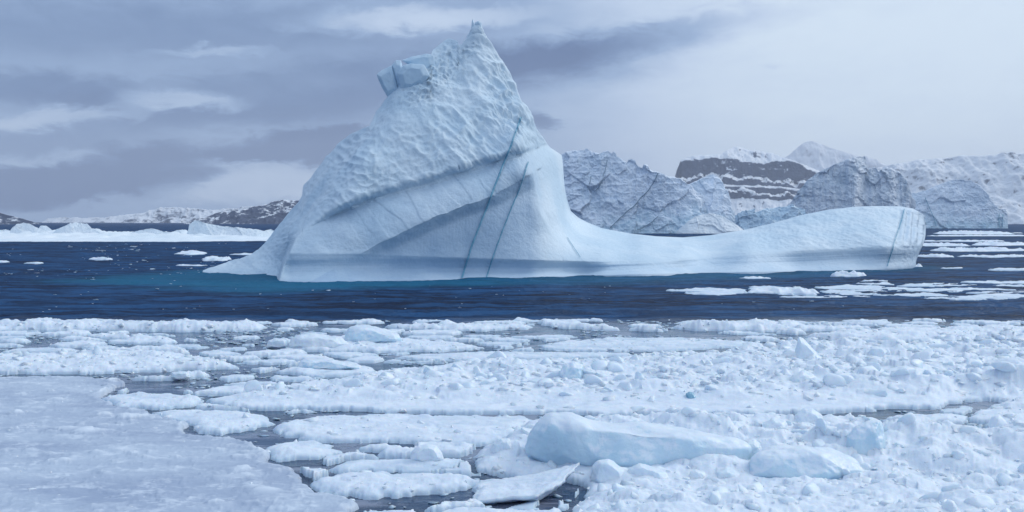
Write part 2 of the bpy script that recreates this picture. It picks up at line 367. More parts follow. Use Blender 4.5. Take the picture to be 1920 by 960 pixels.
# ------------------------------------------------------------------ the sea
def build_sea():
    s_in = np.linspace(-.52, .52, 430); s_out = np.array([.56, .62, .7, .85, 1.1, 1.6, 2.5, 5, 9])
    s = np.concatenate([-s_out[::-1], s_in, s_out])
    Y = np.concatenate([[-900, -300, -100, -30, 0, 12, 20], np.geomspace(25, 640, 330), np.geomspace(660, 30000, 60)])
    ss, YY = np.meshgrid(s, Y); X = ss * np.sqrt(YY ** 2 + 60 ** 2)
    px = CX + F * ss; py = HY + CH * F / np.maximum(YY, 5)
    calm = 1 - sst(YY + 3 * fbm(X * .08, YY * .08, oct=3, seed=3), 82, 93)
    amp = (1 - calm) * np.clip(1.2 - YY / 700, .0, 1)
    z = 1.7 * .13 * fbm(X * .22 + 3, YY * .38, oct=4, seed=5) + .10 * fbm(X * .10, YY * .16, oct=3, seed=8, ridged=True) + .06 * fbm(X * .8, YY * .9, oct=2, seed=11, ridged=True)
    z = z * amp * (np.abs(ss) < .53) * (YY > 0) + calm * .004 * fbm(X * .5, YY * .5, oct=2, seed=4)
    foot = [(150, 524), (300, 514), (380, 507), (530, 512), (600, 523), (1000, 518), (1500, 508), (1725, 499), (1735, 504), (1500, 519), (1250, 527), (1000, 533), (700, 538), (520, 545), (300, 536), (150, 530)]
    fw = [((a - CX) * ground(b) / F, ground(b)) for a, b in foot]
    d = poly_sd(X + 3 * fbm(X * .05, YY * .15, oct=3, seed=21), YY + 4 * fbm(X * .03, YY * .2, oct=3, seed=22), fw)
    shoal = sst(d, -9, 5) * (1 - .45 * sst(X, -20, 10)) * (YY > 60) * (YY < 320)
    n, k = YY.shape; idx = np.arange(n * k).reshape(n, k)
    Q = np.stack([idx[:-1, :-1], idx[:-1, 1:], idx[1:, 1:], idx[1:, :-1]], -1).reshape(-1, 4)
    me = mesh_from('sea', np.stack([X, YY, z - .02], -1).reshape(-1, 3), Q)
    attr(me, 'calm', calm.ravel()); attr(me, 'shoal', shoal.ravel())
    tag(obj('sea', me, M['sea']), 'dark blue open sea with wind ripples around the icebergs', None, kind='structure')
build_sea()

# ------------------------------------------------------------------ relief solids: icebergs and mountains seen across the water
def relief(name, top, bot, Yf, disp, ncol, nrow, mat, parent=None, below=1.5, back=.7, warp=None, jag=None, rows_back=24):
    """closed solid: a sculpted near side under the skyline `top`, standing on `bot`, and a sloping far side"""
    top = np.array(top, float); bot = np.array(bot, float)
    px = np.linspace(top[0, 0], top[-1, 0], ncol)
    tp = np.interp(px, top[:, 0], top[:, 1]); bp = np.interp(px, bot[:, 0], bot[:, 1])
    if jag is not None: tp = tp + jag(px) * np.clip((bp - tp) / 25, 0, 1)
    tp = np.minimum(tp, bp - .3)
    v = np.linspace(0, 1, nrow); v = v + .08 * np.sin(2 * np.pi * v) / (2 * np.pi)
    PX = np.repeat(px[None], nrow, 0); PY = bp[None] + (tp - bp)[None] * v[:, None]
    if warp is not None: PX = warp(PX, PY)
    Y = Yf(PX, PY, bp[None] + 0 * PX, tp[None] + 0 * PX)
    G = np.stack(P(PX, PY, Y), -1)
    du = np.gradient(G, axis=1); dv = np.gradient(G, axis=0); N = np.cross(du, dv); N /= np.linalg.norm(N, axis=2, keepdims=True) + 1e-9
    if disp is not None:
        D = disp(PX, PY, G)
        edge = sst(np.repeat(v[:, None], ncol, 1), 1.0, .97)                   # keep the skyline where it is
        D = D * np.clip((bp - tp) / 40, .15, 1)[None] * (.25 + .75 * edge) * np.minimum(1, (np.arange(ncol) / 4)[None]) * np.minimum(1, (np.arange(ncol)[::-1] / 4)[None])
        G = G + N * D[..., None]
    low = G[0].copy(); low[:, 2] = np.minimum(-below, low[:, 2] - .2); low[:, 1] -= .2
    tops = G[-1]
    bk = []
    for f in np.linspace(0, 1, rows_back + 1)[1:]:
        r = tops.copy(); H = tops[:, 2] + below
        r[:, 2] = tops[:, 2] - H * f; r[:, 1] = tops[:, 1] + back * H * (f ** .7)
        r[:, 1] += .06 * H * fbm(r[:, 0] * 4 / (H.max() + 1), r[:, 2] * 4 / (H.max() + 1), oct=3, seed=31) * f
        bk.append(r)
    A = np.concatenate([low[None], G, np.array(bk)], 0); n, k = A.shape[:2]
    idx = np.arange(n * k).reshape(n, k)
    Q = np.stack([idx[:-1, :-1], idx[:-1, 1:], idx[1:, 1:], idx[1:, :-1]], -1).reshape(-1, 4)
    Qb = np.stack([idx[-1, :-1], idx[-1, 1:], idx[0, 1:], idx[0, :-1]], -1)
    ends = []
    for c, fl in ((0, False), (k - 1, True)):
        for i in range((n - 1) // 2):
            q = [idx[i, c], idx[i + 1, c], idx[n - 2 - i, c], idx[n - 1 - i, c]]
            if len(set(q)) == 4: ends.append(q if not fl else q[::-1])
    Q = np.concatenate([Q, Qb, np.array(ends)], 0)
    me = mesh_from(name, A.reshape(-1, 3), Q)
    return obj(name, me, mat, parent), (PX, PY, G, N)

def sample(grid, px, py):
    PX, PY, G, N = grid; out = []
    QX = CX + F * G[..., 0] / G[..., 1]; QY = HY + (CH - G[..., 2]) * F / G[..., 1]      # where the sculpted surface really shows
    for a, b in zip(px, py):
        c = int(np.argmin(np.abs(PX[PX.shape[0] // 2] - a))); l, h = max(c - 14, 0), c + 15
        e = (QX[:, l:h] - a) ** 2 + (QY[:, l:h] - b) ** 2; m = np.where(e < max(4.0, e.min() * 1.5), G[:, l:h, 1], 1e9); r, q = np.unravel_index(int(np.argmin(m)), m.shape); out.append((G[r, l + q], N[r, l + q]))
    return out
def strip(name, grid, line, width, mat, parent, lift, nseg=160, wob=0.0, seed=0):
    """a band of other ice that follows the sculpted surface"""
    L = np.array(line, float); s = np.concatenate([[0], np.cumsum(np.hypot(*np.diff(L, axis=0).T))]); u = np.linspace(0, s[-1], nseg)
    px = np.interp(u, s, L[:, 0]); py = np.interp(u, s, L[:, 1]); tx, ty = np.gradient(px), np.gradient(py); l = np.hypot(tx, ty); nx, ny = -ty / l, tx / l
    w = width * (1 + .22 * fbm(u * .08, u * 0, oct=3, seed=seed)); off = wob * fbm(u * .05, u * 0 + 3, oct=3, seed=seed + 3)
    V = []
    for f in (-.5, -.17, .17, .5):
        q = sample(grid, px + nx * (f * w + off), py + ny * (f * w + off))
        # exact column/row found, so slide the point along the surface to its true pixel
        row = []
        for (g, n), a, b in zip(q, px + nx * (f * w + off), py + ny * (f * w + off)):
            Yv = g[1]; p = np.array([(a - CX) * Yv / F, Yv, CH - (b - HY) * Yv / F]); e = np.array([0, 0, CH]) - p; row.append(p + e / np.linalg.norm(e) * lift * (1 if abs(f) < .3 else .6))
        V.append(row)
    V = np.array(V); n, k = V.shape[:2]; idx = np.arange(n * k).reshape(n, k)
    Q = np.stack([idx[:-1, :-1], idx[:-1, 1:], idx[1:, 1:], idx[1:, :-1]], -1).reshape(-1, 4)
    return obj(name, mesh_from(name, V.reshape(-1, 3), Q), mat, parent)

def hull_block(name, outline, Y0, depth, mat, parent=None, bulge=.25, shrink=.85, sub=3, noise=.03, seed=0, smooth=2, sharp=False, sink=0.0, slant=0.0):
    """a block of ice: outline in photo px at distance Y0, given real depth and worn faces"""
    O = np.array(outline, float); c = O.mean(0); pts = []
    for (a, b) in O:
        up = (O[:, 1].max() - b) * Y0 / F
        pts.append(P(a, b, Y0 + slant * up)); a2, b2 = c + (np.array([a, b]) - c) * shrink
        pts.append(P(a2, b2 + (b - b2) * .6, Y0 + depth + slant * up)); a3, b3 = c + (np.array([a, b]) - c) * .62
        pts.append(P(a3, b3, Y0 - bulge * depth + slant * up * .7))
    bm = bmesh.new()
    for p in pts: bm.verts.new((p[0], p[1], p[2] - sink))
    r = bmesh.ops.convex_hull(bm, input=bm.verts); bmesh.ops.recalc_face_normals(bm, faces=bm.faces[:])
    bmesh.ops.delete(bm, geom=[g for g in r['geom_interior'] if isinstance(g, bmesh.types.BMVert)], context='VERTS')
    bmesh.ops.delete(bm, geom=[v for v in bm.verts if not v.link_faces], context='VERTS')
    for k in range(sub):
        bmesh.ops.subdivide_edges(bm, edges=bm.edges[:], cuts=1, use_grid_fill=True)
        if k >= sub - smooth: bmesh.ops.smooth_vert(bm, verts=bm.verts[:], factor=.5, use_axis_x=True, use_axis_y=True, use_axis_z=True)
    bmesh.ops.triangulate(bm, faces=bm.faces[:])
    bm.normal_update(); V = np.array([v.co[:] for v in bm.verts]); Nn = np.array([v.normal[:] for v in bm.verts])
    size = np.ptp(V, axis=0).max(); q = V / size
    d = noise * size * (fbm(q[:, 0] * 5, q[:, 1] * 5, q[:, 2] * 5, 4, seed) + .6 * fbm(q[:, 0] * 2.2, q[:, 1] * 2.2, q[:, 2] * 2.2, 2, seed + 9, ridged=True))
    V = V + Nn * d[:, None]
    for v, p in zip(bm.verts, V): v.co = p
    for f in bm.faces: f.smooth = not sharp
    me = bpy.data.meshes.new(name); bm.to_mesh(me); bm.free()
    return obj(name, me, mat, parent)

# ------------------------------------------------------------------ the great iceberg
def build_main():
    top = [(380, 507.5), (392, 502), (402, 500), (418, 494), (430, 489), (452, 484), (470, 477), (486, 466), (500, 453), (520, 426), (545, 394), (560, 378), (566, 366), (568, 348),
           (580, 337), (592, 320), (600, 310), (612, 293), (624, 283), (632, 271), (642, 263), (660, 250), (690, 236), (698, 226), (704, 210), (714, 198), (722, 186), (732, 176), (750, 160), (770, 140), (800, 118),
           (808, 104), (812, 92), (822, 84), (832, 75), (845, 72), (857, 76), (859, 84), (866, 82), (871, 72), (876, 69), (884, 64), (894, 60), (904, 62), (914, 70),
           (924, 82), (936, 106), (945, 118), (957, 140), (968, 162), (978, 188), (984, 200), (992, 218), (1002, 238), (1012, 252), (1030, 275), (1047, 286), (1054, 292), (1056, 310), (1058, 345), (1064, 375), (1071, 396), (1085, 408), (1100, 416), (1130, 428),
           (1180, 437.5), (1230, 443), (1280, 445), (1330, 441), (1400, 430), (1450, 418), (1500, 404), (1550, 394), (1600, 388), (1650, 386), (1690, 387), (1712, 391), (1722, 397), (1729, 406), (1733, 418)]
    bot = [(380, 509.5), (430, 513), (480, 515.5), (516, 517), (522, 528), (600, 529), (700, 527), (800, 525), (960, 521), (1100, 517), (1300, 512), (1500, 508.5), (1650, 506), (1705, 503), (1733, 499)]
    LC = [(519, 532), (530, 495), (544, 466), (554, 444), (573, 428), (611, 407), (643, 391), (687, 374), (752, 355), (800, 343), (855, 324), (914, 305), (985, 285), (1000, 280)]
    L2 = [(640, 496), (687, 470), (730, 448), (773, 428), (800, 415), (838, 399), (882, 383), (925, 367), (968, 345), (1003, 322)]
    NL = [(528, 472), (546, 474), (665, 475), (795, 480), (882, 483), (1017, 487), (1127, 490), (1215, 488), (1274, 483), (1333, 476), (1421, 471), (1519, 468), (1617, 463), (1656, 460), (1740, 460)]
    wl = [(x, y, ground(y)) for x, y in bot if x > 520]
    right = [(1020, 264, 181), (1055, 293, 187), (1040, 330, 177), (1060, 356, 182), (1040, 400, 169), (1071, 394, 184), (1050, 450, 166.5), (1100, 415, 189), (1100, 450, 175), (1130, 470, 169.5), (1180, 437, 193), (1200, 460, 178),
             (1280, 445, 196), (1280, 462, 182), (1330, 441, 197), (1400, 430, 199), (1400, 450, 186), (1500, 404, 201), (1500, 440, 187), (1600, 388, 204), (1600, 430, 189.5), (1690, 387, 206), (1680, 430, 193), (1715, 391, 209), (1733, 416, 212), (1725, 450, 201),
             (1665, 476, 183), (1098, 489, 164), (1274, 482, 172.5), (1421, 470, 179), (1617, 463, 184.5), (1718, 460, 194)]
    U = RBF([(380, 508, 176.5), (430, 513, ground(513)), (480, 515.5, ground(515.5)), (516, 517, ground(517)), (540, 500, 162), (545, 475, 158.5), (500, 455, 180), (470, 478, 178), (430, 490, 179), (520, 428, 181), (545, 395, 181), (568, 350, 181), (590, 322, 180), (640, 265, 178),
             (555, 440, 156), (573, 427, 154.5), (611, 406, 153), (687, 373, 153.3), (800, 343, 155.6), (914, 305, 159.2), (985, 285, 163.5), (540, 440, 163), (590, 390, 160), (620, 350, 160), (640, 320, 162), (668, 290, 160.5), (690, 240, 167), (700, 340, 155.5), (760, 320, 157),
             (720, 280, 159), (800, 270, 160), (860, 290, 159.5), (900, 240, 164), (960, 240, 166.5), (730, 180, 170), (800, 190, 166.5), (800, 125, 173), (870, 150, 169.5), (880, 100, 174), (893, 60, 176), (940, 120, 176), (850, 75, 178), (930, 180, 170), (980, 205, 172.5), (988, 250, 168)] + right)
    W = RBF(wl + right + [(546, 475, 149.5), (665, 476, 150), (795, 480, 152.6), (882, 483, 155.5), (1017, 487, 160), (573, 426, 153.6), (611, 405, 154.8), (687, 372, 155.5), (800, 342, 157.6), (914, 304, 161.2), (985, 285, 165),
             (560, 445, 152), (620, 440, 151.5), (650, 430, 151.5), (750, 395, 153.4), (850, 360, 155.8), (940, 335, 158.8), (730, 448, 151), (800, 415, 152.7), (882, 383, 155.2), (968, 345, 160), (1003, 330, 163), (900, 430, 156), (980, 410, 160), (1010, 440, 162)])
    NLa = np.array(NL, float)
    def Yf(PX, PY, bp, tp):
        d, al = seg_dist(PX, PY, LC)
        jd = 2.0 * fbm(PX * .09, PY * .09, oct=3, seed=2)
        b = sst(d + jd * sst(al, .25, .4), -4.0 - 9 * sst(al, .3, .6), 3.0 + 9 * sst(al, .3, .6))
        Y = U(PX, PY) * (1 - b) + W(PX, PY) * b
        Y = Y + 1.0 * sst(d, -10, 10) * np.exp(-np.maximum(d, 0) / 30) * sst(al, .26, .5) * sst(PX, 1000, 975)                    # deep groove under the overhang
        Y = Y + .8 * np.exp(-np.abs(np.minimum(d, 0)) / 9) * (d < 4) * sst(al, .26, .5) * sst(PX, 1000, 975) * (1 - b)
        d2, a2 = seg_dist(PX, PY, L2)
        d2 = d2 + 2.5 * fbm(PX * .05, PY * .05, oct=3, seed=6)
        Y = Y + b * np.where(d2 > 0, 2.8 * sst(d2, -4, 24) * np.exp(-np.maximum(d2, 0) / 60), 0) * sst(a2, .02, .2) * sst(PX, 1025, 985) * sst(np.abs(d2), 190, 120)
        nl = np.interp(PX, NLa[:, 0], NLa[:, 1]); tt = np.clip((PY - nl) / np.maximum(bp - nl, 4), 0, 1)
        side = sst(PX, 524, 545)
        ed_, ea = seg_dist(PX, PY, [(975, 170), (984, 205), (993, 290), (1004, 340), (1014, 400), (1040, 450), (1085, 486)])
        Y = Y + 3.6 * sst(-ed_, -2, 9) * np.exp(-np.maximum(-ed_, 0) / 40) * sst(ea, .9, .3) * sst(ea, .08, .32) * (PX > 960)
        Y = Y + side * (1.65 * np.sin(np.pi * tt ** 1.2) ** 1.5 + .14 * fbm(tt * 7 + PX * .002, PX * .006, oct=3, seed=15) * np.sin(np.pi * tt) + .12 * np.where(tt > 0, sst(tt, 0, .12) * (1 - tt), 0))
        Y = Y + side * .04 * np.sin(tt * 22 + PX * .01) * tt * (1 - tt) * 3
        return Y
    def warp(PX, PY):                                                                 # the blunt right end leans out over the water
        e = sst(PX, 1690, 1733); return PX + e * (-13 * sst(PY, 440, 500) + 3 * np.sin((PY - 395) / 22))
    def disp(PX, PY, G):
        d, al = seg_dist(PX, PY, LC); up = sst(d, 2, -6); lo = 1 - up
        x, y, z = G[..., 0], G[..., 1], G[..., 2]
        face = sst(PX, 560, 640) * sst(PX, 1010, 985)
        # melt scallops: cup-shaped hollows in the lower part of the upper face
        wx = PX + 6 * fbm(PX * .03, PY * .03, oct=2, seed=41); wy = PY + 6 * fbm(PX * .03, PY * .03, oct=2, seed=42)
        f1, f2, _, _, _ = worley(wx / 16, wy / 12.5, 5); f1b, _, _, _, _ = worley(wx / 9.5, wy / 8, 8)
        sc = sst(PX, 585, 650) * sst(PX, 900, 800) * sst(PY, 215, 270) * up
        sv = .45 + .8 * vnoise(PX * .022, PY * .026, seed=49); D = sc * sv * (.50 * np.clip(f1, 0, .8) ** 1.7 - .08 + .40 * fbm(x * .22, y * .2, z * .22, 4, 50, .45)) + sc * .10 * (f1b - .4)
        # hummocky snow on the left flank, crumbly ice near the summit
        fl = sst(PX, 640, 560) * up
        D += fl * (.35 * fbm(x * .18, y * .12, z * .22, 4, 51) + .12 * (f1b - .4))
        sm = sst(PY, 300, 190) * up
        aa, bb = (PX + PY) * .7071, (PX - PY) * .7071
        D += sm * (1.3 * fbm(x * .13, y * .1, z * .13, 5, 52, .45) + .30 * fbm(x * .5 + z * .3, y * .3, z * .3, 3, 53, .45, True) * sst(PX, 760, 860))
        rub = np.exp(-(((PX - 800 - (165 - PY) * .75) / 34) ** 2)) * sst(PY, 60, 90) * sst(PY, 215, 180)
        fr, _ = facets(PX / 7, PY / 4, 54, .8); D += rub * .5 * fr
        mid = np.exp(-((PX - 900) / 90) ** 2) * sst(PY, 190, 230) * up
        D += mid * (.95 * fbm(aa / 75, bb / 26, oct=5, seed=55, gain=.48, ridged=True) + .10 * (f1b - .4))
        rg = np.exp(-((PX - 955 - (PY - 200) * .15) / 38) ** 2) * sst(PY, 85, 130) * sst(PY, 285, 240)
        D += rg * (1.1 * fbm(aa / 48, bb / 17, oct=4, seed=56, gain=.5, ridged=True) + .5 * fbm(x * .5, y * .5, z * .5, 4, 57))
        # fractured roll below the overhang, fine flutes further down
        d2, _ = seg_dist(PX, PY, L2); band = lo * sst(d2, 6, -4) * sst(PX, 555, 600) * sst(PX, 1000, 985) * sst(PY, 476, 466)
        wob = 9 * fbm(PX * .03, PY * .03, oct=3, seed=59)
        fb, fe = facets((PX - .75 * PY + .6 * wob) / 34, (PY + .35 * PX) / 190, 58, .4); D += band * (.13 * fb - .03 * np.exp(-(fe / .04) ** 2) + .20 * fbm(x * .4, y * .4, z * .4, 4, 59))
        flut = lo * sst(d2, 2, 14) * sst(d2, 90, 30) * sst(PX, 640, 720) * sst(PX, 1010, 990) * sst(PY, 478, 465)
        D += flut * .007 * np.sin(PX * 1.05 + 3 * fbm(PX * .05, PY * .02, oct=2, seed=60))
        # the long low tail: wind-rippled top, fluted blunt end
        tail = sst(PX, 1330, 1450) * sst(PY, 470, 462)
        D += tail * (.20 * fbm(x * .55 + z * .7, y * .25, z * .9 - x * .1, 4, 61, .55) + .10 * (f1b - .4))
        end = sst(PX, 1670, 1700) * sst(PY, 392, 400)
        D += end * (.55 * np.abs(np.sin(PX * .26 + .012 * PY + .8 * fbm(PX * .03, PY * .02, oct=2, seed=62))) * sst(PY, 470, 440) + .12 * fbm(x, y, z, 4, 63))
        low = sst(PX, 540, 480) * sst(PY, 470, 495); D += low * .5 * fbm(x * .5, y * .3, z * .8, 4, 64, .6)
        D += (.05 + .05 * up) * fbm(x * 1.3, y * 1.3, z * 1.3, 4, 65, .6) + .05 * up * fbm(aa / 14, bb / 5, oct=3, seed=67) + .25 * fbm(x * .09, y * .09, z * .09, 2, 66) * sst(PY, 480, 440)
        return D
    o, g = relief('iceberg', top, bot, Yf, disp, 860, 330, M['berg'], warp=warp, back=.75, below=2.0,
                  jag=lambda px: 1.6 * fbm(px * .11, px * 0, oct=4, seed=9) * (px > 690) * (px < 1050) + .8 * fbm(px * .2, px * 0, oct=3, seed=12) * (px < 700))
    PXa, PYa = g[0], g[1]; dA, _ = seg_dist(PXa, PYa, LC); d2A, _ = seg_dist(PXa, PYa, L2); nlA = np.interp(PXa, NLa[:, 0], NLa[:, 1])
    painted_shade = sst(dA, 0, 14) * sst(PXa, 1030, 985) * (.35 + .5 * sst(d2A, -10, 40)) * sst(PXa, 524, 545)  # weight of the shade painted below the overhang, in the notch and tail end
    painted_shade = np.maximum(painted_shade, .32 * sst(PYa - nlA, 0, 12) * sst(PXa, 524, 545)); painted_shade = np.maximum(painted_shade, .55 * sst(PXa, 1680, 1700))
    nv = len(o.data.vertices); full = np.zeros(nv); full[:PXa.shape[1]] = 1; full[PXa.shape[1]:PXa.shape[1] + painted_shade.size] = painted_shade.ravel(); attr(o.data, 'painted_shade', full)
    tag(o, 'huge pale blue pyramid iceberg with a long low tail, dark blue veins across its face', 'iceberg')
    strip('blue_vein', g, [(977, 219), (960, 268), (935, 330), (908, 402), (884, 462), (866, 521)], 3.5, M['vein'], o, .30, 220, .5, 1)
    strip('blue_vein', g, [(991, 303), (975, 352), (955, 400), (932, 460), (912, 520)], 2.5, M['vein'], o, .22, 180, .4, 4)
    strip('blue_vein', g, [(1696, 392), (1688, 420), (1677, 455), (1664, 499)], 2.0, M['vein'], o, .16, 90, .6, 7)
    strip('blue_vein', g, [(1064, 445), (1076, 464), (1088, 482)], .9, M['vein'], o, .05, 40, .6, 9)
    blocks = [([(706, 139), (716, 132), (734, 123), (741, 150), (748, 172), (727, 182), (716, 164)], 170.5, 4.5, 1),
              ([(735, 122), (742, 113), (752, 113), (760, 150), (752, 168), (746, 165), (740, 145)], 170.8, 4.0, 2),
              ([(745, 138), (756, 123), (770, 119), (795, 122), (806, 142), (795, 155), (768, 168), (752, 166)], 169.0, 5.0, 3),
              ([(754, 113), (770, 107), (800, 101), (812, 104), (816, 122), (800, 140), (770, 124)], 172.6, 4.0, 4)]
    for ol, y0, dp, sd in blocks:
        q = hull_block('ice_block', ol, y0, dp, M['block'], o, .12, .9, 4, .014, sd, 1, False)
    hull_block('ice_pinnacle', [(868, 84), (878, 70), (884, 56), (889, 48), (898, 47), (904, 54), (909, 63), (920, 80), (896, 92)], 176.6, 3.0, M['berg'], o, .1, .8, 4, .05, 44, 2)
    hull_block('ice_pinnacle', [(883.5, 58), (884.5, 42), (886.5, 35.5), (889, 42), (889.5, 60)], 177.0, 1.0, M['block'], o, .2, .8, 3, .02, 46, 0)
    hull_block('ice_pinnacle', [(888, 58), (891, 42), (897, 39), (903, 43), (906, 60)], 176.9, 1.4, M['block'], o, .2, .8, 3, .04, 47, 1)
    return o, g
main_berg, main_grid = build_main()

# ------------------------------------------------------------------ mountains and hills
def flatbot(top, py): return [(top[0][0], py), (top[-1][0], py)]
def mountain(name, label, top, base, Y0, k, rough, mat, seed, ncol=420, nrow=90, lam=260., jagamp=1.0, extra=None, cross=0.0):
    def Yf(PX, PY, bp, tp):
        h = (bp - PY) * Y0 / F
        return Y0 + k * h + cross * np.abs(PX - (top[0][0] + top[-1][0]) / 2) * Y0 / F + (extra(PX, PY, Y0) if extra else 0)
    def disp(PX, PY, G):
        x, y, z = G[..., 0] / lam, G[..., 1] / lam, G[..., 2] / lam
        return rough * (fbm(x, y * .5, z, 6, seed, .55) + .5 * fbm(x * 2.3, y, z * 1.6, 5, seed + 5, .55, True))
    o, g = relief(name, top, flatbot(top, base), Yf, disp, ncol, nrow, mat, back=1.6, below=20, rows_back=8,
                  jag=lambda px: jagamp * fbm(px * .09, px * 0, oct=5, seed=seed + 3, gain=.6))
    return tag(o, label, None, kind='structure')
mountain('hill', 'low snow-speckled rocky hill at the far left edge', [(-700, 400), (-520, 372), (-330, 384), (-140, 380), (-60, 390), (0, 400), (30, 407), (60, 415), (90, 425), (120, 430)], 434, 3600, 1.5, 16, M['hill'], 71, 200, 50, 90)
mountain('hill', 'pale distant ridge low on the left horizon', [(60, 424), (90, 411), (120, 409), (160, 411), (200, 409), (235, 404), (270, 400), (330, 400), (420, 392), (600, 378)], 434, 11500, 2.2, 60, M['hillfar'], 72, 260, 50, 500)
mountain('mountain', 'hazy blue snow-streaked mountain behind the left ice field', [(205, 432), (235, 414), (255, 402), (275, 397), (300, 391), (325, 388), (360, 391), (400, 394), (460, 390), (520, 384), (640, 375)], 434, 8200, 1.9, 55, M['hillfar'], 73, 320, 60, 330)
mountain('hill', 'dark rocky hill dusted with snow beside the great iceberg', [(290, 430), (340, 422), (380, 408), (410, 400), (450, 394), (480, 389), (500, 383), (515, 377), (530, 374), (560, 376), (590, 378), (640, 372), (760, 366)], 434, 4300, 1.6, 22, M['hill'], 74, 300, 70, 100)
mountain('mountain', 'pale snowy peak fading into cloud on the right', [(1380, 330), (1440, 310), (1480, 290), (1495, 277), (1508, 268), (1520, 266), (1535, 268), (1550, 273), (1570, 280), (1600, 290), (1650, 305), (1720, 330), (1800, 350)], 430, 15500, 1.2, 130, M['peak'], 75, 300, 80, 500)
def cliff_extra(PX, PY, Y0):
    # a wall between the snow cap and the ledges: distance stops growing there, then steps back over each snow ledge
    j = 9 * fbm(PX * .035, PY * .02, oct=5, seed=78, gain=.6)
    a = np.interp(PX, [1270, 1360, 1420, 1500, 1540, 1640], [300, 300, 302, 308, 330, 350]) + j
    step_ = lambda c, w: sst(PY, c + w, c - w)
    px2m = Y0 / F
    return 3.0 * np.maximum(a - PY, 0) * px2m + 200 * step_(a + 34 + j, 2.5) + 110 * step_(a + 48 - j, 1.5) + 110 * step_(a + 60 + .5 * j, 1.5) - 1.9 * np.maximum(PY - (a + 72), 0) * px2m
mountain('mountain', 'dark flat-topped cliff mountain with snow cap and ledges', [(1273, 318), (1275, 303), (1282, 297), (1300, 292), (1330, 291), (1352, 289), (1362, 281), (1378, 275), (1392, 277), (1402, 281), (1420, 282), (1450, 288), (1480, 299), (1510, 310), (1540, 322), (1580, 345), (1620, 372), (1660, 400)], 432, 7200, .10, 20, M['cliff'], 76, 320, 150, 130, .8, cliff_extra)
mountain('mountain', 'long snow-streaked mountainside above the right-hand icebergs', [(1560, 350), (1600, 330), (1640, 316), (1680, 308), (1720, 300), (1760, 297), (1800, 292), (1840, 293), (1880, 290), (1930, 288), (2000, 284), (2120, 290), (2300, 276), (2500, 300)], 430, 3900, 1.25, 34, M['slope'], 77, 360, 130, 120, 1.0)

# ------------------------------------------------------------------ far icebergs
def far_berg(label, top, bot, Y0, k, mat, seed, rough, lam, ncol=300, nrow=130, fac=1.0, cross=.5, jagamp=1.6, shape=None, cat='iceberg', group=None, back=.8):
    cx = (top[0][0] + top[-1][0]) / 2; hw = (top[-1][0] - top[0][0]) / 2
    def Yf(PX, PY, bp, tp):
        h = (bp - PY) * Y0 / F; u = (PX - cx) / hw
        return Y0 + k * h + cross * hw * Y0 / F * u ** 4 + (shape(PX, PY, Y0) if shape else 0)
    def disp(PX, PY, G):
        x, y, z = G[..., 0] / lam, G[..., 1] / lam, G[..., 2] / lam
        wx = x + .35 * fbm(x * .8, z * .8, oct=3, seed=seed + 11); wz = z + .35 * fbm(x * .8 + 4, z * .8, oct=3, seed=seed + 12)
        fa, e1 = facets(wx * .9 + .4 * wz, wz, seed, .9); fb, e2 = facets(wx * 2.3 - wz * .6, wz * 2.1 + wx * .4, seed + 4, .9)
        return rough * (fac * (1.3 * fa + .5 * fb) + .7 * fbm(x * 1.5, y * 1.5, z * 1.5, 6, seed + 7, .6) + .35 * fbm(x * 5, y * 5, z * 5, 3, seed + 8, .6, True))
    o, g = relief('iceberg', top, bot, Yf, disp, ncol, nrow, mat, back=back, below=2, rows_back=10,
                  jag=lambda px: jagamp * fbm(px * .16, px * 0, oct=4, seed=seed + 9, gain=.6))
    tag(o, label, cat, group); return o, g
b1, g1 = far_berg('large cracked grey-white iceberg just right of the great iceberg', [(1020, 330), (1040, 300), (1054, 289), (1066, 284), (1082, 283), (1100, 279), (1112, 286), (1128, 286), (1140, 282), (1146, 288), (1152, 285), (1158, 294), (1168, 300), (1175, 304), (1179, 298), (1184, 297), (1190, 300), (1194, 310), (1203, 315), (1208, 308), (1214, 308), (1218, 318), (1224, 322), (1234, 323), (1245, 330), (1262, 332), (1275, 335), (1292, 346), (1306, 358), (1318, 368), (1324, 380), (1330, 398), (1340, 420), (1346, 436)],
                  [(1020, 438), (1346, 438)], 760, .35, M['dirty'], 81, 3.4, 20, 360, 150, .75, .35, 2.6)
strip('crevasse', g1, [(1235, 325), (1224, 345), (1208, 366), (1195, 380), (1180, 392), (1168, 404), (1156, 416), (1145, 428)], 1.9, M['crack'], b1, 1.4, 90, 3.0, 3)
strip('crevasse', g1, [(1233, 405), (1222, 415), (1210, 424), (1194, 431)], 1.6, M['crack'], b1, 1.4, 50, 2.0, 5)
strip('crevasse', g1, [(1138, 300), (1133, 322), (1130, 338), (1125, 350), (1116, 360)], 1.2, M['crack'], b1, 1.2, 50, 3.0, 6)
strip('crevasse', g1, [(1110, 330), (1104, 345)], 1.2, M['crack'], b1, 1.2, 20, 2.0, 7)
b2, g2 = far_berg('wedge-shaped berg with flat snowy top beside the cracked iceberg', [(1285, 350), (1296, 344), (1312, 336), (1328, 329), (1337, 326), (1344, 330), (1352, 336), (1358, 348), (1364, 366), (1370, 384), (1374, 400), (1376, 414)],
                  [(1285, 434), (1376, 434)], 900, .5, M['dirty'], 82, 3.0, 26, 140, 110, 1.0, .3, .8)
b3, g3 = far_berg('low rounded pale berg piece at the foot of the wedge-shaped berg', [(1268, 434), (1285, 420), (1300, 408), (1318, 402), (1335, 401), (1355, 406), (1372, 416), (1388, 426), (1398, 434)],
                  [(1268, 437.5), (1398, 437.5)], 745, .9, M['farice'], 83, 1.6, 16, 150, 60, .8, .3, .6)
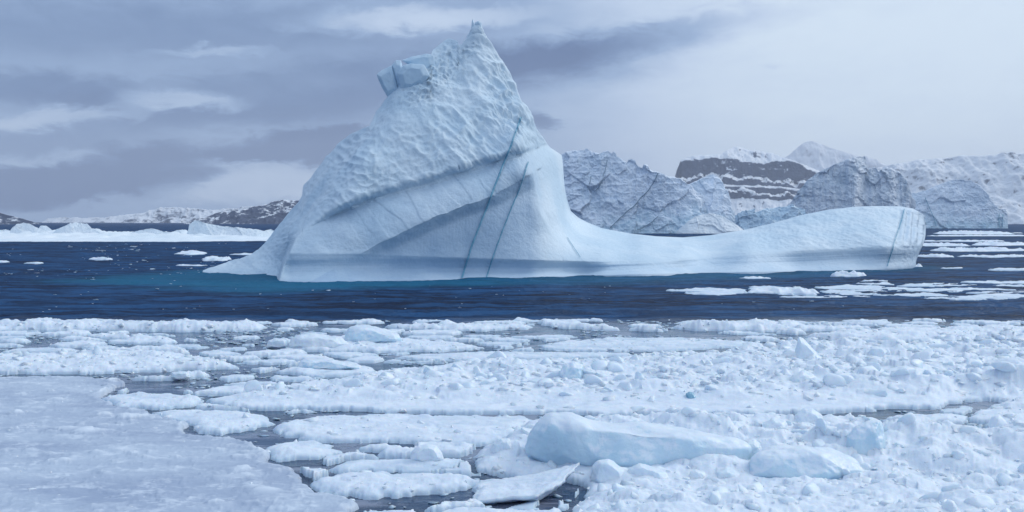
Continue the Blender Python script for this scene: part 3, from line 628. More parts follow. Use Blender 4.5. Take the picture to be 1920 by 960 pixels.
b4, g4 = far_berg('low jumbled pale blue ice ridge below the cliff mountain', [(1360, 420), (1378, 404), (1392, 399), (1405, 396), (1420, 397), (1436, 392), (1452, 390), (1470, 388), (1490, 386), (1510, 392)],
                  [(1360, 432), (1510, 432)], 1050, .6, M['block'], 84, 4.5, 26, 170, 80, 1.2, .2, 2.0)
def wedge(PX, PY, Y0): return 9 * np.abs(fbm(PX * .045, PY * .006, oct=4, seed=86)) + 22 * sst(PX, 1600, 1626)
b5, g5 = far_berg('tall grey knife-edged wedge iceberg behind the long tail', [(1452, 412), (1464, 402), (1476, 388), (1488, 372), (1500, 354), (1516, 336), (1536, 322), (1556, 312), (1578, 302), (1600, 296), (1612, 292.5), (1622, 291.5), (1624, 304), (1628, 315), (1643, 314), (1648, 322), (1660, 313), (1672, 316), (1684, 320), (1694, 330), (1704, 345), (1710, 370), (1716, 400)],
                  [(1452, 429), (1716, 429)], 1250, .3, M['grey'], 85, 3.2, 20, 300, 150, .8, .35, 2.0, wedge)
b6, g6 = far_berg('rounded grey-blue iceberg with thin blue streaks at far right', [(1668, 400), (1690, 372), (1712, 362), (1735, 358), (1755, 348), (1775, 340), (1800, 335), (1822, 339), (1840, 350), (1855, 368), (1866, 384), (1874, 392), (1884, 392), (1888, 400), (1890, 424)],
                  [(1668, 428), (1890, 428)], 1330, .35, M['dirty'], 87, 3.2, 26, 260, 120, .6, .3, 2.2)
strip('blue_streak', g6, [(1735, 370), (1742, 388), (1750, 406), (1756, 424)], 1.2, M['vein'], b6, 2.5, 40, 1, 3)
strip('blue_streak', g6, [(1874, 400), (1873, 412), (1874, 426)], 1.5, M['vein'], b6, 2.5, 30, .6, 4)
strip('blue_streak', g6, [(1880, 402), (1880, 412), (1879, 426)], 1.3, M['vein'], b6, 2.5, 30, .6, 5)
LB = [('low white berg at the far left edge of the ice field', [(-40, 436), (-10, 432), (10, 430), (30, 434), (46, 438)], 441, 640),
      ('rounded white dome berg on the left part of the ice field', [(16, 440), (22, 430), (32, 420), (44, 418), (56, 420), (68, 426), (84, 432), (100, 438)], 443, 610),
      ('small grey-shaded berg between the two white domes', [(66, 438), (76, 424), (86, 423), (94, 428), (104, 438)], 440.5, 670),
      ('broad double-humped white berg in the middle of the ice field', [(96, 440), (106, 430), (120, 424), (132, 419), (150, 418), (164, 420), (172, 428), (186, 430), (198, 436), (208, 441)], 444, 590),
      ('ragged low white berg left of the wedge-shaped white berg', [(240, 440), (252, 434), (270, 430), (282, 428), (294, 430), (306, 434), (318, 436), (330, 432), (342, 430), (350, 432), (358, 440)], 444.5, 580),
      ('flat-faced wedge-shaped white berg nearest the great iceberg on the left', [(350, 440), (356, 420), (364, 414), (372, 413), (384, 418), (400, 421), (420, 424), (450, 427), (480, 430), (496, 433), (508, 429), (514, 432), (520, 442)], 446.5, 540)]
for i, (lb, tp, by, yy) in enumerate(LB):
    far_berg(lb, tp, [(tp[0][0], by), (tp[-1][0], by)], yy, .9, M['farice'], 90 + i * 3, 1.5, 7, 150, 44, 1.0, .3, 1.6, group='white bergs on the left ice field')

# ------------------------------------------------------------------ floating floes in open water
def floe_poly(label, poly, h, mat, seed, name='ice_floe', nx=90, ny=26, rough=.5, lam=2.0, group=None, jag=.12, cat='floe'):
    W = np.array([((a - CX) * ground(b) / F, ground(b)) for a, b in poly]); x0, y0 = W.min(0); x1, y1 = W.max(0); ex, ey = (x1 - x0), (y1 - y0)
    X, Y = np.meshgrid(np.linspace(x0 - ex * .12 - jag * min(ex, ey) * 1.6, x1 + ex * .12 + jag * min(ex, ey) * 1.6, nx), np.linspace(y0 - ey * .3 - jag * 1.6 * min(ex, ey), y1 + ey * .3 + jag * 1.6 * min(ex, ey), int(ny * 1.6)))
    ny = X.shape[0]; s = max(min(ex, ey), .5)
    wx = X + jag * s * 2.2 * fbm(X / s * 1.5, Y / s * 1.5, oct=4, seed=seed); wy = Y + jag * s * 2.2 * fbm(X / s * 1.5 + 7, Y / s * 1.5, oct=4, seed=seed + 1)
    d = poly_sd(wx, wy, [tuple(p) for p in W]); ed = np.clip(d / (.12 * s), 0, 1)
    z = h * (ed ** .5) * (.45 + rough * np.clip(fbm(X / lam, Y / lam, oct=4, seed=seed + 2, gain=.6) + .25, 0, 1.5))
    ice = d > 0; z = np.where(ice, np.maximum(z, .04), -.15)
    ix = np.arange(nx * ny).reshape(ny, nx)
    Q = np.stack([ix[:-1, :-1], ix[:-1, 1:], ix[1:, 1:], ix[1:, :-1]], -1).reshape(-1, 4)
    Q = Q[ice.ravel()[Q].sum(1) >= 1]
    if not len(Q): return None
    u, inv = np.unique(Q, return_inverse=True); V = np.stack([X, Y, z], -1).reshape(-1, 3)[u]
    o = obj(name, mesh_from(name, V, inv.reshape(-1, 4)), mat); centre(o); return tag(o, label, cat, group)
def lens(x0, x1, yc, hh, seed, n=14):
    r = random.Random(seed); c = (x0 + x1) / 2; a = (x1 - x0) / 2
    return [(c + a * math.cos(t) * r.uniform(.85, 1.05), yc + hh * math.sin(t) * r.uniform(.7, 1.15)) for t in [2 * math.pi * i / n for i in range(n)]]
floe_poly('wide white field of jammed ice under the left-hand bergs', [(-420, 453), (-60, 453.2), (120, 453), (230, 453.4), (330, 453.6), (420, 452.2), (516, 451.5), (530, 444), (400, 440), (200, 438), (-60, 438), (-420, 438)], 1.5, M['farice'], 101, 'ice_field', 420, 60, 1.6, 6, cat='ice field', jag=.02)
FL = [(330, 396, 475.5, 2.6, .9, 'flat white floe furthest back in the water left of the great iceberg'), (375, 441, 487.5, 3.2, 1.1, 'long white floe nearest the snowy left foot of the great iceberg'),
      (428, 476, 477, 1.4, .5, 'thin white sliver of ice touching the left flank of the great iceberg'), (172, 216, 486.5, 1.3, .7, 'small white floe alone in the open water at left'),
      (334, 392, 498.5, 1.6, .4, 'low grey-white floe just in front of the left foot of the great iceberg'), (-10, 16, 491.5, 1.2, .5, 'small floe cut by the left edge in open water'),
      (46, 80, 493.5, 1.2, .4, 'second small floe from the left edge in open water'),
      (1732, 1902, 438, 1.8, 1.9, 'ragged bright floe strip closest to the far right icebergs'), (1728, 1935, 442.5, .8, .7, 'thin floe strip just below the ragged bright strip at right'),
      (1728, 1890, 452.5, .8, .6, 'faint thin floe strip third from the back at right'), (1726, 1820, 461, 1.8, .9, 'short bright floe strip touching the blunt end of the iceberg tail'),
      (1822, 1935, 459.5, 1.6, 1.1, 'bumpy floe strip at the right edge beside the short strip'), (1722, 1940, 470.5, 2.4, 1.0, 'broad bright floe strip across the water at far right'),
      (1712, 1790, 482, 1.2, .7, 'short floe strip with a small peak right of the iceberg tail'), (1800, 1945, 481.5, 1.4, .5, 'long thin floe strip at the right edge below the broad strip'),
      (1760, 1805, 503.5, 1.1, .25, 'very thin ice sliver in the water right of the tail foot'), (1850, 1945, 506, 1.6, .3, 'flat pale floe at right edge level with the tail foot'),
      (1563, 1622, 518, 2.2, .75, 'small peaked floe alone in front of the iceberg tail'), (1386, 1444, 522.5, 1.5, .35, 'small flat floe in front of the middle of the tail'),
      (1704, 1728, 500.5, 1.5, .6, 'little ice lump at the foot of the blunt tail end')]
for i, (a, b, c, d, h, lb) in enumerate(FL):
    floe_poly(lb, lens(a, b, c, d * .8, i), h * (.5 if a < 600 else .75), M['floe'], 120 + i * 3, rough=1.2, lam=1.6 if c > 480 else 3, nx=max(40, int(b - a)), ny=22, group='floes adrift in the open water')
SHEET = [(1240, 1420, 545, 3.5), (1290, 1400, 551, 4.0), (1380, 1530, 548, 5.5), (1395, 1500, 541, 3.0), (1470, 1640, 557, 3.5), (1530, 1660, 549, 4.0), (1500, 1650, 539, 3.5), (1600, 1720, 543, 3.5),
         (1640, 1800, 553, 4.5), (1700, 1930, 544, 3.5), (1790, 1960, 556, 4.0), (1720, 1900, 559.5, 2.2), (1690, 1830, 535, 2.8), (1800, 1960, 531, 3.2), (1850, 1960, 537, 2.6), (1590, 1690, 532.5, 1.8), (1605, 1680, 528, 1.4), (1830, 1950, 549, 3.0)]
SL = ['leftmost tapering floe', 'low front-left floe', 'humped floe with a bright ice lump', 'thin floe behind the humped floe', 'front floe right of the humped floe', 'pale flat floe in the middle', 'rear floe in the middle', 'rear floe right of middle',
      'broad floe right of middle', 'long floe across the right half', 'front floe at the right edge', 'thin front sliver floe', 'thin rear floe', 'rearmost floe at the right edge', 'small rear floe at the right edge', 'small thin rear floe', 'tiny rearmost sliver', 'middle floe at the right edge']
for i, (a, b, c, hh) in enumerate(SHEET):
    floe_poly(SL[i] + ' in the loose ice patch before the tail', lens(a, b, c, hh, 300 + i, 20), .15 if i != 2 else .5, M['floe'], 200 + i * 3, rough=1.1, lam=1.1, nx=int((b - a) * .8), ny=40, jag=.22, group='loose ice patch in front of the tail')

# ------------------------------------------------------------------ the pack ice in the foreground
random.seed(7); rng = np.random.default_rng(7)
def chunk_mesh(seed, n, flat=.75, smooth=0, name='ice_chunk'):
    r = random.Random(seed); bm = bmesh.new()
    for i in range(n):
        t = r.uniform(0, 2 * math.pi); u = r.uniform(-1, 1); q = math.sqrt(1 - u * u); k = r.uniform(.72, 1.05)
        bm.verts.new((k * q * math.cos(t), k * q * math.sin(t) * r.uniform(.8, 1), k * u * flat))
    res = bmesh.ops.convex_hull(bm, input=bm.verts); bmesh.ops.recalc_face_normals(bm, faces=bm.faces[:])
    bmesh.ops.delete(bm, geom=[v for v in bm.verts if not v.link_faces], context='VERTS')
    for k in range(smooth):
        bmesh.ops.subdivide_edges(bm, edges=bm.edges[:], cuts=1, use_grid_fill=True); bmesh.ops.smooth_vert(bm, verts=bm.verts[:], factor=.38, use_axis_x=True, use_axis_y=True, use_axis_z=True)
    bmesh.ops.triangulate(bm, faces=bm.faces[:])
    if smooth:
        bm.normal_update()
        V = np.array([v.co[:] for v in bm.verts]); d = .10 * fbm(V[:, 0] * 2 + seed, V[:, 1] * 2, V[:, 2] * 2, 4, seed, .6)
        for v, q in zip(bm.verts, d): v.co += v.normal * q
    for f in bm.faces: f.smooth = True
    me = bpy.data.meshes.new(name); bm.to_mesh(me); bm.free(); me.set_sharp_from_angle(angle=math.radians(52)); return me
SMALL = [chunk_mesh(500 + i, 9 + i % 5, .6 + .1 * (i % 4)) for i in range(14)]
BIG = [chunk_mesh(600 + i, 11 + i % 6, .62 + .09 * (i % 4), 2) for i in range(12)]
def arr(me):
    v = np.empty(len(me.vertices) * 3); me.vertices.foreach_get('co', v); f = np.empty(len(me.polygons) * 3, np.int32); me.polygons.foreach_get('vertices', f); return v.reshape(-1, 3), f.reshape(-1, 3)
SMALL_A = [arr(m) for m in SMALL]; MID_A = [arr(chunk_mesh(650 + i, 10 + i % 5, .6 + .1 * (i % 4), 1)) for i in range(16)]
for m in BIG: m.materials.append(M['chunk'])

NS, NY = 1320, 380
sg = np.linspace(-.66, .66, NS); Yg = np.geomspace(27.0, 94.0, NY)
SS, YY = np.meshgrid(sg, Yg); XX = SS * YY
# ragged edges: every outline is tested at a warped place
wX = XX + .55 * fbm(XX * .45, YY * .45, oct=5, seed=401, gain=.6) + .22 * fbm(XX * 1.9, YY * 1.9, oct=4, seed=402, gain=.5)
wY = YY + .65 * fbm(XX * .45 + 9, YY * .45, oct=5, seed=403, gain=.6) + .26 * fbm(XX * 1.9 + 5, YY * 1.9, oct=4, seed=404, gain=.5)
# (key, name, label, outline px, thickness, mound height, rubble density, material)
MAIN = [
 ('sheet', 'ice_sheet', 'large flat grey-blue ice sheet filling the lower left corner', [(-430, 712), (60, 711), (150, 709), (215, 716), (232, 724), (205, 733), (192, 742), (196, 754), (226, 765), (262, 771), (300, 786), (345, 800), (352, 812), (350, 819), (395, 824), (455, 834), (495, 855), (502, 868), (494, 878), (515, 882), (560, 902), (600, 925), (640, 946), (662, 968), (690, 1040), (-430, 1040)], .14, .10, .9, 'sheet'),
 ('belt', 'rubble_floe', 'long belt of heaped white ice rubble across the middle right', [(384, 754), (480, 738), (560, 729), (640, 718), (720, 706), (820, 695), (920, 688), (1000, 686), (1120, 680), (1250, 676), (1380, 666), (1480, 660), (1600, 656), (1750, 652), (2330, 648), (2330, 744), (1850, 752), (1760, 764), (1640, 772), (1500, 777), (1300, 779), (1100, 779), (980, 776), (850, 779), (760, 776), (640, 771), (550, 769), (470, 770), (400, 760)], .24, .60, 3.8, 'floe'),
 ('heap', 'rubble_floe', 'broad jumble of white rubble ice filling the lower right corner', [(880, 858), (925, 832), (985, 812), (1060, 800), (1250, 806), (1320, 806), (1420, 800), (1560, 800), (1650, 806), (1700, 822), (1820, 828), (2330, 830), (2330, 1040), (1040, 1040), (1075, 962), (1105, 930), (1098, 908), (1040, 896), (960, 900), (905, 884)], .26, .42, 6.0, 'floe'),
 ('mid', 'ice_floe', 'wide smooth floe between the rubble belt and the open leads', [(524, 806), (548, 792), (610, 784), (720, 779), (860, 783), (985, 784), (1010, 796), (960, 818), (890, 838), (820, 838), (760, 831), (620, 832), (560, 830), (540, 820)], .17, .10, 1.4, 'floe'),
 ('left', 'rubble_floe', 'long rubbly floe at the left edge above the flat sheet', [(-430, 668), (100, 668), (260, 666), (360, 670), (420, 682), (446, 690), (400, 693), (290, 698), (150, 702), (-430, 704)], .2, .20, 2.2, 'floe'),
 ('edge_a', 'rubble_floe', 'raised snowy rim of the pack ice at left against open sea', [(-430, 612), (120, 608), (260, 609), (400, 610), (498, 612), (490, 620), (380, 623), (200, 621), (60, 622), (-430, 624)], .20, .38, 2.0, 'floe'),
 ('edge_b', 'rubble_floe', 'snowy rim of the pack ice right of centre against open sea', [(720, 613), (800, 611), (920, 612), (1000, 613), (990, 618), (900, 621), (780, 619), (725, 617)], .18, .30, 2.0, 'floe'),
 ('edge_c', 'rubble_floe', 'humped snowy rim of the pack ice before the tail', [(1250, 616), (1330, 612), (1400, 611), (1500, 612), (1640, 617), (1560, 621), (1420, 622), (1300, 620)], .20, .55, 2.0, 'floe'),
 ('edge_d', 'rubble_floe', 'rubbly rim of the pack ice at the right edge', [(1500, 634), (1600, 624), (1700, 621), (1820, 618), (2330, 617), (2330, 634), (1860, 640), (1700, 642), (1560, 642)], .18, .28, 2.2, 'floe'),
 ('back', 'rubble_floe', 'humped floe carrying the largest far ice block', [(490, 652), (520, 640), (620, 636), (760, 638), (860, 645), (910, 654), (840, 659), (700, 661), (560, 660)], .18, .26, 1.6, 'floe'),
 ('thin', 'ice_floe', 'flat pale floe beyond the rubble belt right of centre', [(1000, 648), (1080, 640), (1150, 634), (1260, 634), (1340, 637), (1420, 645), (1380, 652), (1250, 658), (1100, 660), (1020, 656)], .10, .10, 1.0, 'floe'),
 ('strand', 'ice_floe', 'long flat floe in front of the humped far floe', [(730, 672), (800, 664), (960, 662), (1060, 664), (1180, 662), (1200, 668), (1080, 673), (900, 677), (780, 677)], .12, .10, 1.0, 'floe'),
 ('low_a', 'rubble_floe', 'lumpy floe at bottom centre right of the flat sheet', [(584, 906), (620, 896), (700, 892), (800, 890), (880, 896), (912, 908), (860, 922), (780, 930), (690, 936), (620, 930), (596, 918)], .18, .16, 2.4, 'floe'),
 ('low_b', 'ice_floe', 'pointed floe beside the corner of the flat sheet', [(480, 846), (520, 836), (580, 832), (616, 838), (640, 848), (600, 862), (540, 866), (500, 860)], .17, .10, 1.0, 'floe'),
 ('low_c', 'ice_floe', 'flat grey floe under the round ice lump', [(596, 884), (640, 870), (740, 866), (820, 862), (864, 864), (850, 876), (800, 884), (700, 889), (620, 890)], .14, .1, .5, 'floe'),
 ('whale', 'ice_floe', 'low floe carrying the long whale-backed ice block', [(516, 700), (556, 690), (640, 687), (704, 692), (692, 703), (600, 709)], .14, .10, .8, 'floe'),
 ('low_d', 'ice_floe', 'narrow white floe in the open lead above the lumpy floe', [(648, 848), (700, 842), (760, 842), (764, 849), (700, 853)], .2, .2, .6, 'floe'),
 ('isle', 'rubble_floe', 'lens-shaped floe off the notch of the flat sheet', [(196, 754), (215, 742), (270, 738), (340, 742), (385, 752), (360, 764), (300, 770), (240, 766)], .17, .14, 1.2, 'floe'),
 ('isle_b', 'ice_floe', 'broken floe between the flat sheet and the belt tip', [(284, 778), (330, 774), (420, 776), (500, 784), (520, 796), (480, 806), (420, 816), (380, 812), (350, 800), (310, 790)], .16, .12, 1.2, 'floe'),
 ('right_a', 'rubble_floe', 'rubbly floe at the right edge below the belt', [(1838, 772), (1880, 760), (2330, 756), (2330, 812), (1900, 812), (1850, 800), (1812, 790)], .25, .35, 3.0, 'floe'),
 ('right_b', 'ice_floe', 'narrow floe in the dark lead at right', [(1650, 792), (1700, 782), (1790, 780), (1836, 788), (1780, 796), (1690, 802)], .22, .2, .7, 'floe'),
]
lab = np.zeros(XX.shape, np.int32); ed = np.zeros(XX.shape); lab[:] = -1
for i, m in enumerate(MAIN):
    W = [((a - CX) * ground(b) / F, ground(b)) for a, b in m[3]]
    d = poly_sd(wX, wY, W); hit = (d > 0) & (lab < 0); lab[hit] = i; ed[hit] = d[hit]
    near = (d > -.40 * (YY / 42) ** 1.6) & (d <= 0) & (lab < 0); lab[near] = -2                       # open water around the big floes
# the open leads the photo shows
LEADS = [[(1100, 781), (1180, 784), (1290, 783), (1280, 797), (1200, 803), (1120, 795)], [(1390, 781), (1560, 779), (1640, 776), (1760, 768), (1800, 762), (1760, 778), (1640, 788), (1420, 792)], [(1640, 803), (1780, 799), (1860, 806), (1830, 824), (1720, 820), (1655, 811)],
         [(225, 715), (330, 712), (395, 718), (380, 734), (300, 740), (235, 738)], [(500, 868), (560, 862), (610, 868), (590, 888), (530, 886)], [(550, 829), (760, 834), (765, 843), (620, 848)], [(620, 936), (760, 932), (900, 926), (905, 948), (760, 970), (655, 962)],
         [(-60, 703), (150, 705), (380, 699), (420, 704), (200, 709), (-60, 711)], [(355, 640), (440, 633), (455, 650), (370, 652)], [(1040, 618), (1250, 622), (1420, 630), (1380, 637), (1150, 633), (1040, 626)],
         [(860, 858), (960, 850), (960, 870), (860, 876)], [(340, 806), (420, 818), (470, 828), (400, 826), (350, 819)], [(1010, 905), (1090, 900), (1075, 945), (1015, 962)], [(1330, 640), (1500, 646), (1700, 646), (1640, 654), (1480, 656), (1380, 650)]]
for L in LEADS:
    d = poly_sd(wX, wY, [((a - CX) * ground(b) / F, ground(b)) for a, b in L]); lab[(d > 0) & (lab == -1)] = -2
# loose floes between them: cells with leads of changing width
cw, chh = 3.9, 2.5
f1, f2, cid, ox, oy = worley(wX / cw + .25 * fbm(XX * .3, YY * .3, oct=2, seed=410), wY / chh, 411, .95)
lead = (.12 + .48 * np.clip(fbm(XX * .12, YY * .14, oct=3, seed=412) + .25, 0, 1)) * np.clip(YY / 55, .7, 1.5)
fill = (lab == -1) & (f2 - f1 > lead) & (cid > .16) & (wY < 88.5)
cells = np.unique(cid[fill]); cmap = {c: len(MAIN) + i for i, c in enumerate(cells)}
lab[fill] = len(MAIN) + np.searchsorted(cells, cid[fill]); ed[fill] = ((f2 - f1 - lead) * 1.2)[fill]
lab[:, :2] = -2; lab[:, -2:] = -2; lab[:2] = -2
hrel = fbm(XX * .8, YY * .8, oct=5, seed=420, gain=.58); hbig = fbm(XX * .22, YY * .28, oct=4, seed=421, gain=.55); hlump = fbm(XX * 1.9, YY * 1.7, oct=3, seed=422, gain=.6, ridged=True)
PXg = CX + F * SS; PYg = HY + CH * F / YY
# rounded rubble lumps frozen together: two sizes of mounds, each with its own height
def lumps(cell, seed):
    f, _, c, _, _ = worley(XX / (cell * 1.7) + .35 * fbm(XX * .9, YY * .9, oct=3, seed=seed + 1), YY / (cell * 1.15) + .35 * fbm(XX * .9 + 6, YY * .9, oct=3, seed=seed + 2), seed, .95)
    return np.clip(1 - (f / .72) ** 2, 0, 1) ** 1.0 * (.06 + 1.0 * c ** 3)
LP = .36 * lumps(1.5, 451) + .27 * lumps(.75, 452) + .12 * lumps(.36, 453)
SLP = lumps(.8, 460) + .7 * lumps(.4, 461); LPF = lumps(.22, 454) + .6 * lumps(.5, 455)
ZZ = np.full(XX.shape, -.14)
def smooth_edge(d, w): return np.clip(d / w, 0, 1) ** .55
for i, m in enumerate(MAIN):
    k = lab == i; th, md = m[4], m[5]; e = ed[k]
    z = .72 * th * smooth_edge(e, .3) + .06 * hrel[k] * sst(e, 0, .3) + .03 * LPF[k] * sst(e, 0, .15)
    if m[0] == 'belt':       # a smooth wet apron along the near side, heaped rubble behind it
        ap = sst(PYg[k] + 6 * hbig[k], 766, 740) * sst(e, 0.2, 1.6); right = .75 + .5 * sst(PXg[k], 1100, 1700)
        z += right * ap * (md * (.30 + .55 * np.clip(hbig[k] + .35, 0, 1)) + .08 * hrel[k] + .95 * LP[k] + .05 * hlump[k])
    elif m[0] == 'heap':
        rd, ra = seg_dist(XX[k], YY[k], [((a - CX) * ground(b) / F, ground(b)) for a, b in [(1180, 842), (1290, 838), (1420, 842), (1540, 850), (1700, 856), (1860, 856)]])
        z += .62 * np.exp(-(rd / 1.7) ** 2) * (.55 + .6 * np.clip(hbig[k] + hrel[k] + .3, 0, 1))      # pressed-up ridge around the stranded blocks
        z += sst(e, .1, .9) * (md * np.clip(hbig[k] + .45, 0, 1) + .06 * hrel[k] + .75 * LP[k] + .04 * hlump[k])
    elif m[0] == 'sheet':
        z = th * smooth_edge(e, .25) + .035 * hrel[k] * sst(e, 0, .5) + .10 * np.clip(hbig[k] - .15, 0, 1) + .05 * np.clip(hlump[k] - .35, 0, 1) + .13 * SLP[k] * sst(hrel[k] + hbig[k], -.15, .35) + .02 * LPF[k]
        z += .12 * np.exp(-((e - .25) / .3) ** 2) * np.clip(hrel[k] + .3, 0, 1)
    else:
        z += md * sst(e, .05, .8) * (.35 + .9 * np.clip(hbig[k] + hrel[k] * .7, -.3, 1)) + (.40 if m[6] > 1.5 else .15) * LP[k] * sst(e, .05, .5)
    ZZ[k] = np.maximum(z, .03)
k = lab >= len(MAIN)
rh = np.mod(cid * 613.7, 1); th = .07 + .13 * rh; lump = np.where(np.mod(cid * 191.3, 1) > .6, .26, .08)
zf = th * smooth_edge(ed, .12) + lump * sst(ed, 0.02, .5) * np.clip(hrel * .9 + hbig * .6 + .1, 0, 1) + .05 * hrel * sst(ed, 0, .2) + .03 * LPF * sst(ed, 0, .1) + lump * .8 * LP * sst(ed, 0, .3)
ZZ[k] = np.maximum(zf, .025)[k]

def height_at(x, y):
    c = np.clip(np.round((x / y - sg[0]) / (sg[1] - sg[0])).astype(int), 0, NS - 1); r = np.clip(np.round(np.log(y / Yg[0]) / np.log(Yg[1] / Yg[0])).astype(int), 0, NY - 1)
    return ZZ[r, c], lab[r, c], ed[r, c]
idx = np.arange(NS * NY).reshape(NY, NS)
QA = np.stack([idx[:-1, :-1], idx[:-1, 1:], idx[1:, 1:], idx[1:, :-1]], -1).reshape(-1, 4); QL = lab.ravel()[QA]
pairs = [(np.where((QL[:, c] >= 0) & ~np.any(QL[:, :c] == QL[:, c:c + 1], axis=1))[0], c) for c in range(4)]
qi = np.concatenate([p for p, c in pairs]); ql = np.concatenate([QL[p, c] for p, c in pairs])
order = np.argsort(ql, kind='stable'); QS = QA[qi[order]]; QMs = ql[order]          # a quad on a seam closes the edge of both floes
VA = np.stack([XX, YY, ZZ], -1).reshape(-1, 3)
def cut(i):
    a, b = np.searchsorted(QMs, i), np.searchsorted(QMs, i + 1)
    if b - a < 12: return None
    q = QS[a:b]; u, inv = np.unique(q, return_inverse=True); V = VA[u].copy(); L = lab.ravel()[u]; V[L != i, 2] = -.14
    return V, inv.reshape(-1, 4)
nfl = 0; PEND = {}
def pieces(V, q):
    """a cell cut apart by a lead is two floes"""
    c = np.arange(len(V))
    while True:
        m = c[q].min(1); n = c.copy(); np.minimum.at(n, q.ravel(), np.repeat(m, 4)); n = n[n]
        if (n == c).all(): break
        c = n
    ids, cnt = np.unique(c[q[:, 0]], return_counts=True)
    for k in ids[np.argsort(cnt)]:
        s = q[c[q[:, 0]] == k]
        if len(s) < 12: continue
        u, inv = np.unique(s, return_inverse=True); yield V[u], inv.reshape(-1, 4)
STRAY = []
FLO = {}
for i, m in enumerate(MAIN):
    r = cut(i)
    if r is None: print('no floe', m[0]); continue
    ps = list(pieces(*r))
    for V, q in ps[:-1]: STRAY.append((V, q, M[m[7]]))
    o = obj(m[1], mesh_from(m[1], *ps[-1]), M[m[7]]); tag(o, m[2], 'ice sheet' if m[0] == 'sheet' else 'floe'); FLO[i] = o
ZN = lambda x, y: ('left' if x < -.16 * y else 'right' if x > .16 * y else 'centre')
def bandname(y): return 'near the outer rim' if y > 74 else 'in the far pack ice' if y > 60 else 'in the middle pack ice' if y > 46 else 'in the near pack ice' if y > 37 else 'at the very front'
def loose(V, q, mat):
    top = V[V[:, 2] > 0]
    if len(top) < 10: return None
    c = top.mean(0); wd = np.ptp(top[:, 0]); o = obj('ice_floe', mesh_from('ice_floe', V, q), mat); centre(o)
    size = 'wide' if wd > 5 else 'mid-sized' if wd > 3 else 'small' if wd > 1.5 else 'tiny'
    hgt = 'humped' if top[:, 2].max() > .30 else 'lumpy' if top[:, 2].max() > .2 else 'flat'
    tag(o, None, 'floe', 'loose floes of the pack ice')
    PEND.setdefault(f'{size} {hgt} white floes {bandname(c[1])}', []).append((c[0] / c[1], o)); return o
for i in range(len(MAIN), len(MAIN) + len(cells)):
    r = cut(i)
    if r is None: continue
    for V, q in pieces(*r):
        o = loose(V, q, M['floe'])
        if o: FLO[i] = o; nfl += 1
for V, q, mt in STRAY: loose(V, q, mt); nfl += 1
def settle(pend):
    """look-alikes are told apart by their order from the left"""
    W1 = ['', 'first', 'second', 'third', 'fourth', 'fifth', 'sixth', 'seventh', 'eighth', 'ninth', 'tenth', 'eleventh', 'twelfth', 'thirteenth', 'fourteenth', 'fifteenth', 'sixteenth', 'seventeenth', 'eighteenth', 'nineteenth']
    T = {2: 'twent', 3: 'thirt', 4: 'fort', 5: 'fift', 6: 'sixt', 7: 'sevent', 8: 'eight', 9: 'ninet'}
    word = lambda n: W1[n] if n < 20 else T[n // 10] + ('ieth' if n % 10 == 0 else 'y-' + W1[n % 10])
    for text, lst in pend.items():
        lst.sort(key=lambda q: q[0])
        for n, (_, o) in enumerate(lst):
            o['label'] = 'only one of the ' + text if len(lst) == 1 else ('leftmost' if n == 0 else 'rightmost' if n == len(lst) - 1 else word(n + 1) + ' from left') + ' of the ' + text
            if len(lst) == 1: o['label'] = text.replace('floes', 'floe', 1).replace('chunks', 'chunk', 1)
settle(PEND); PEND = {}
print('loose floes', nfl)

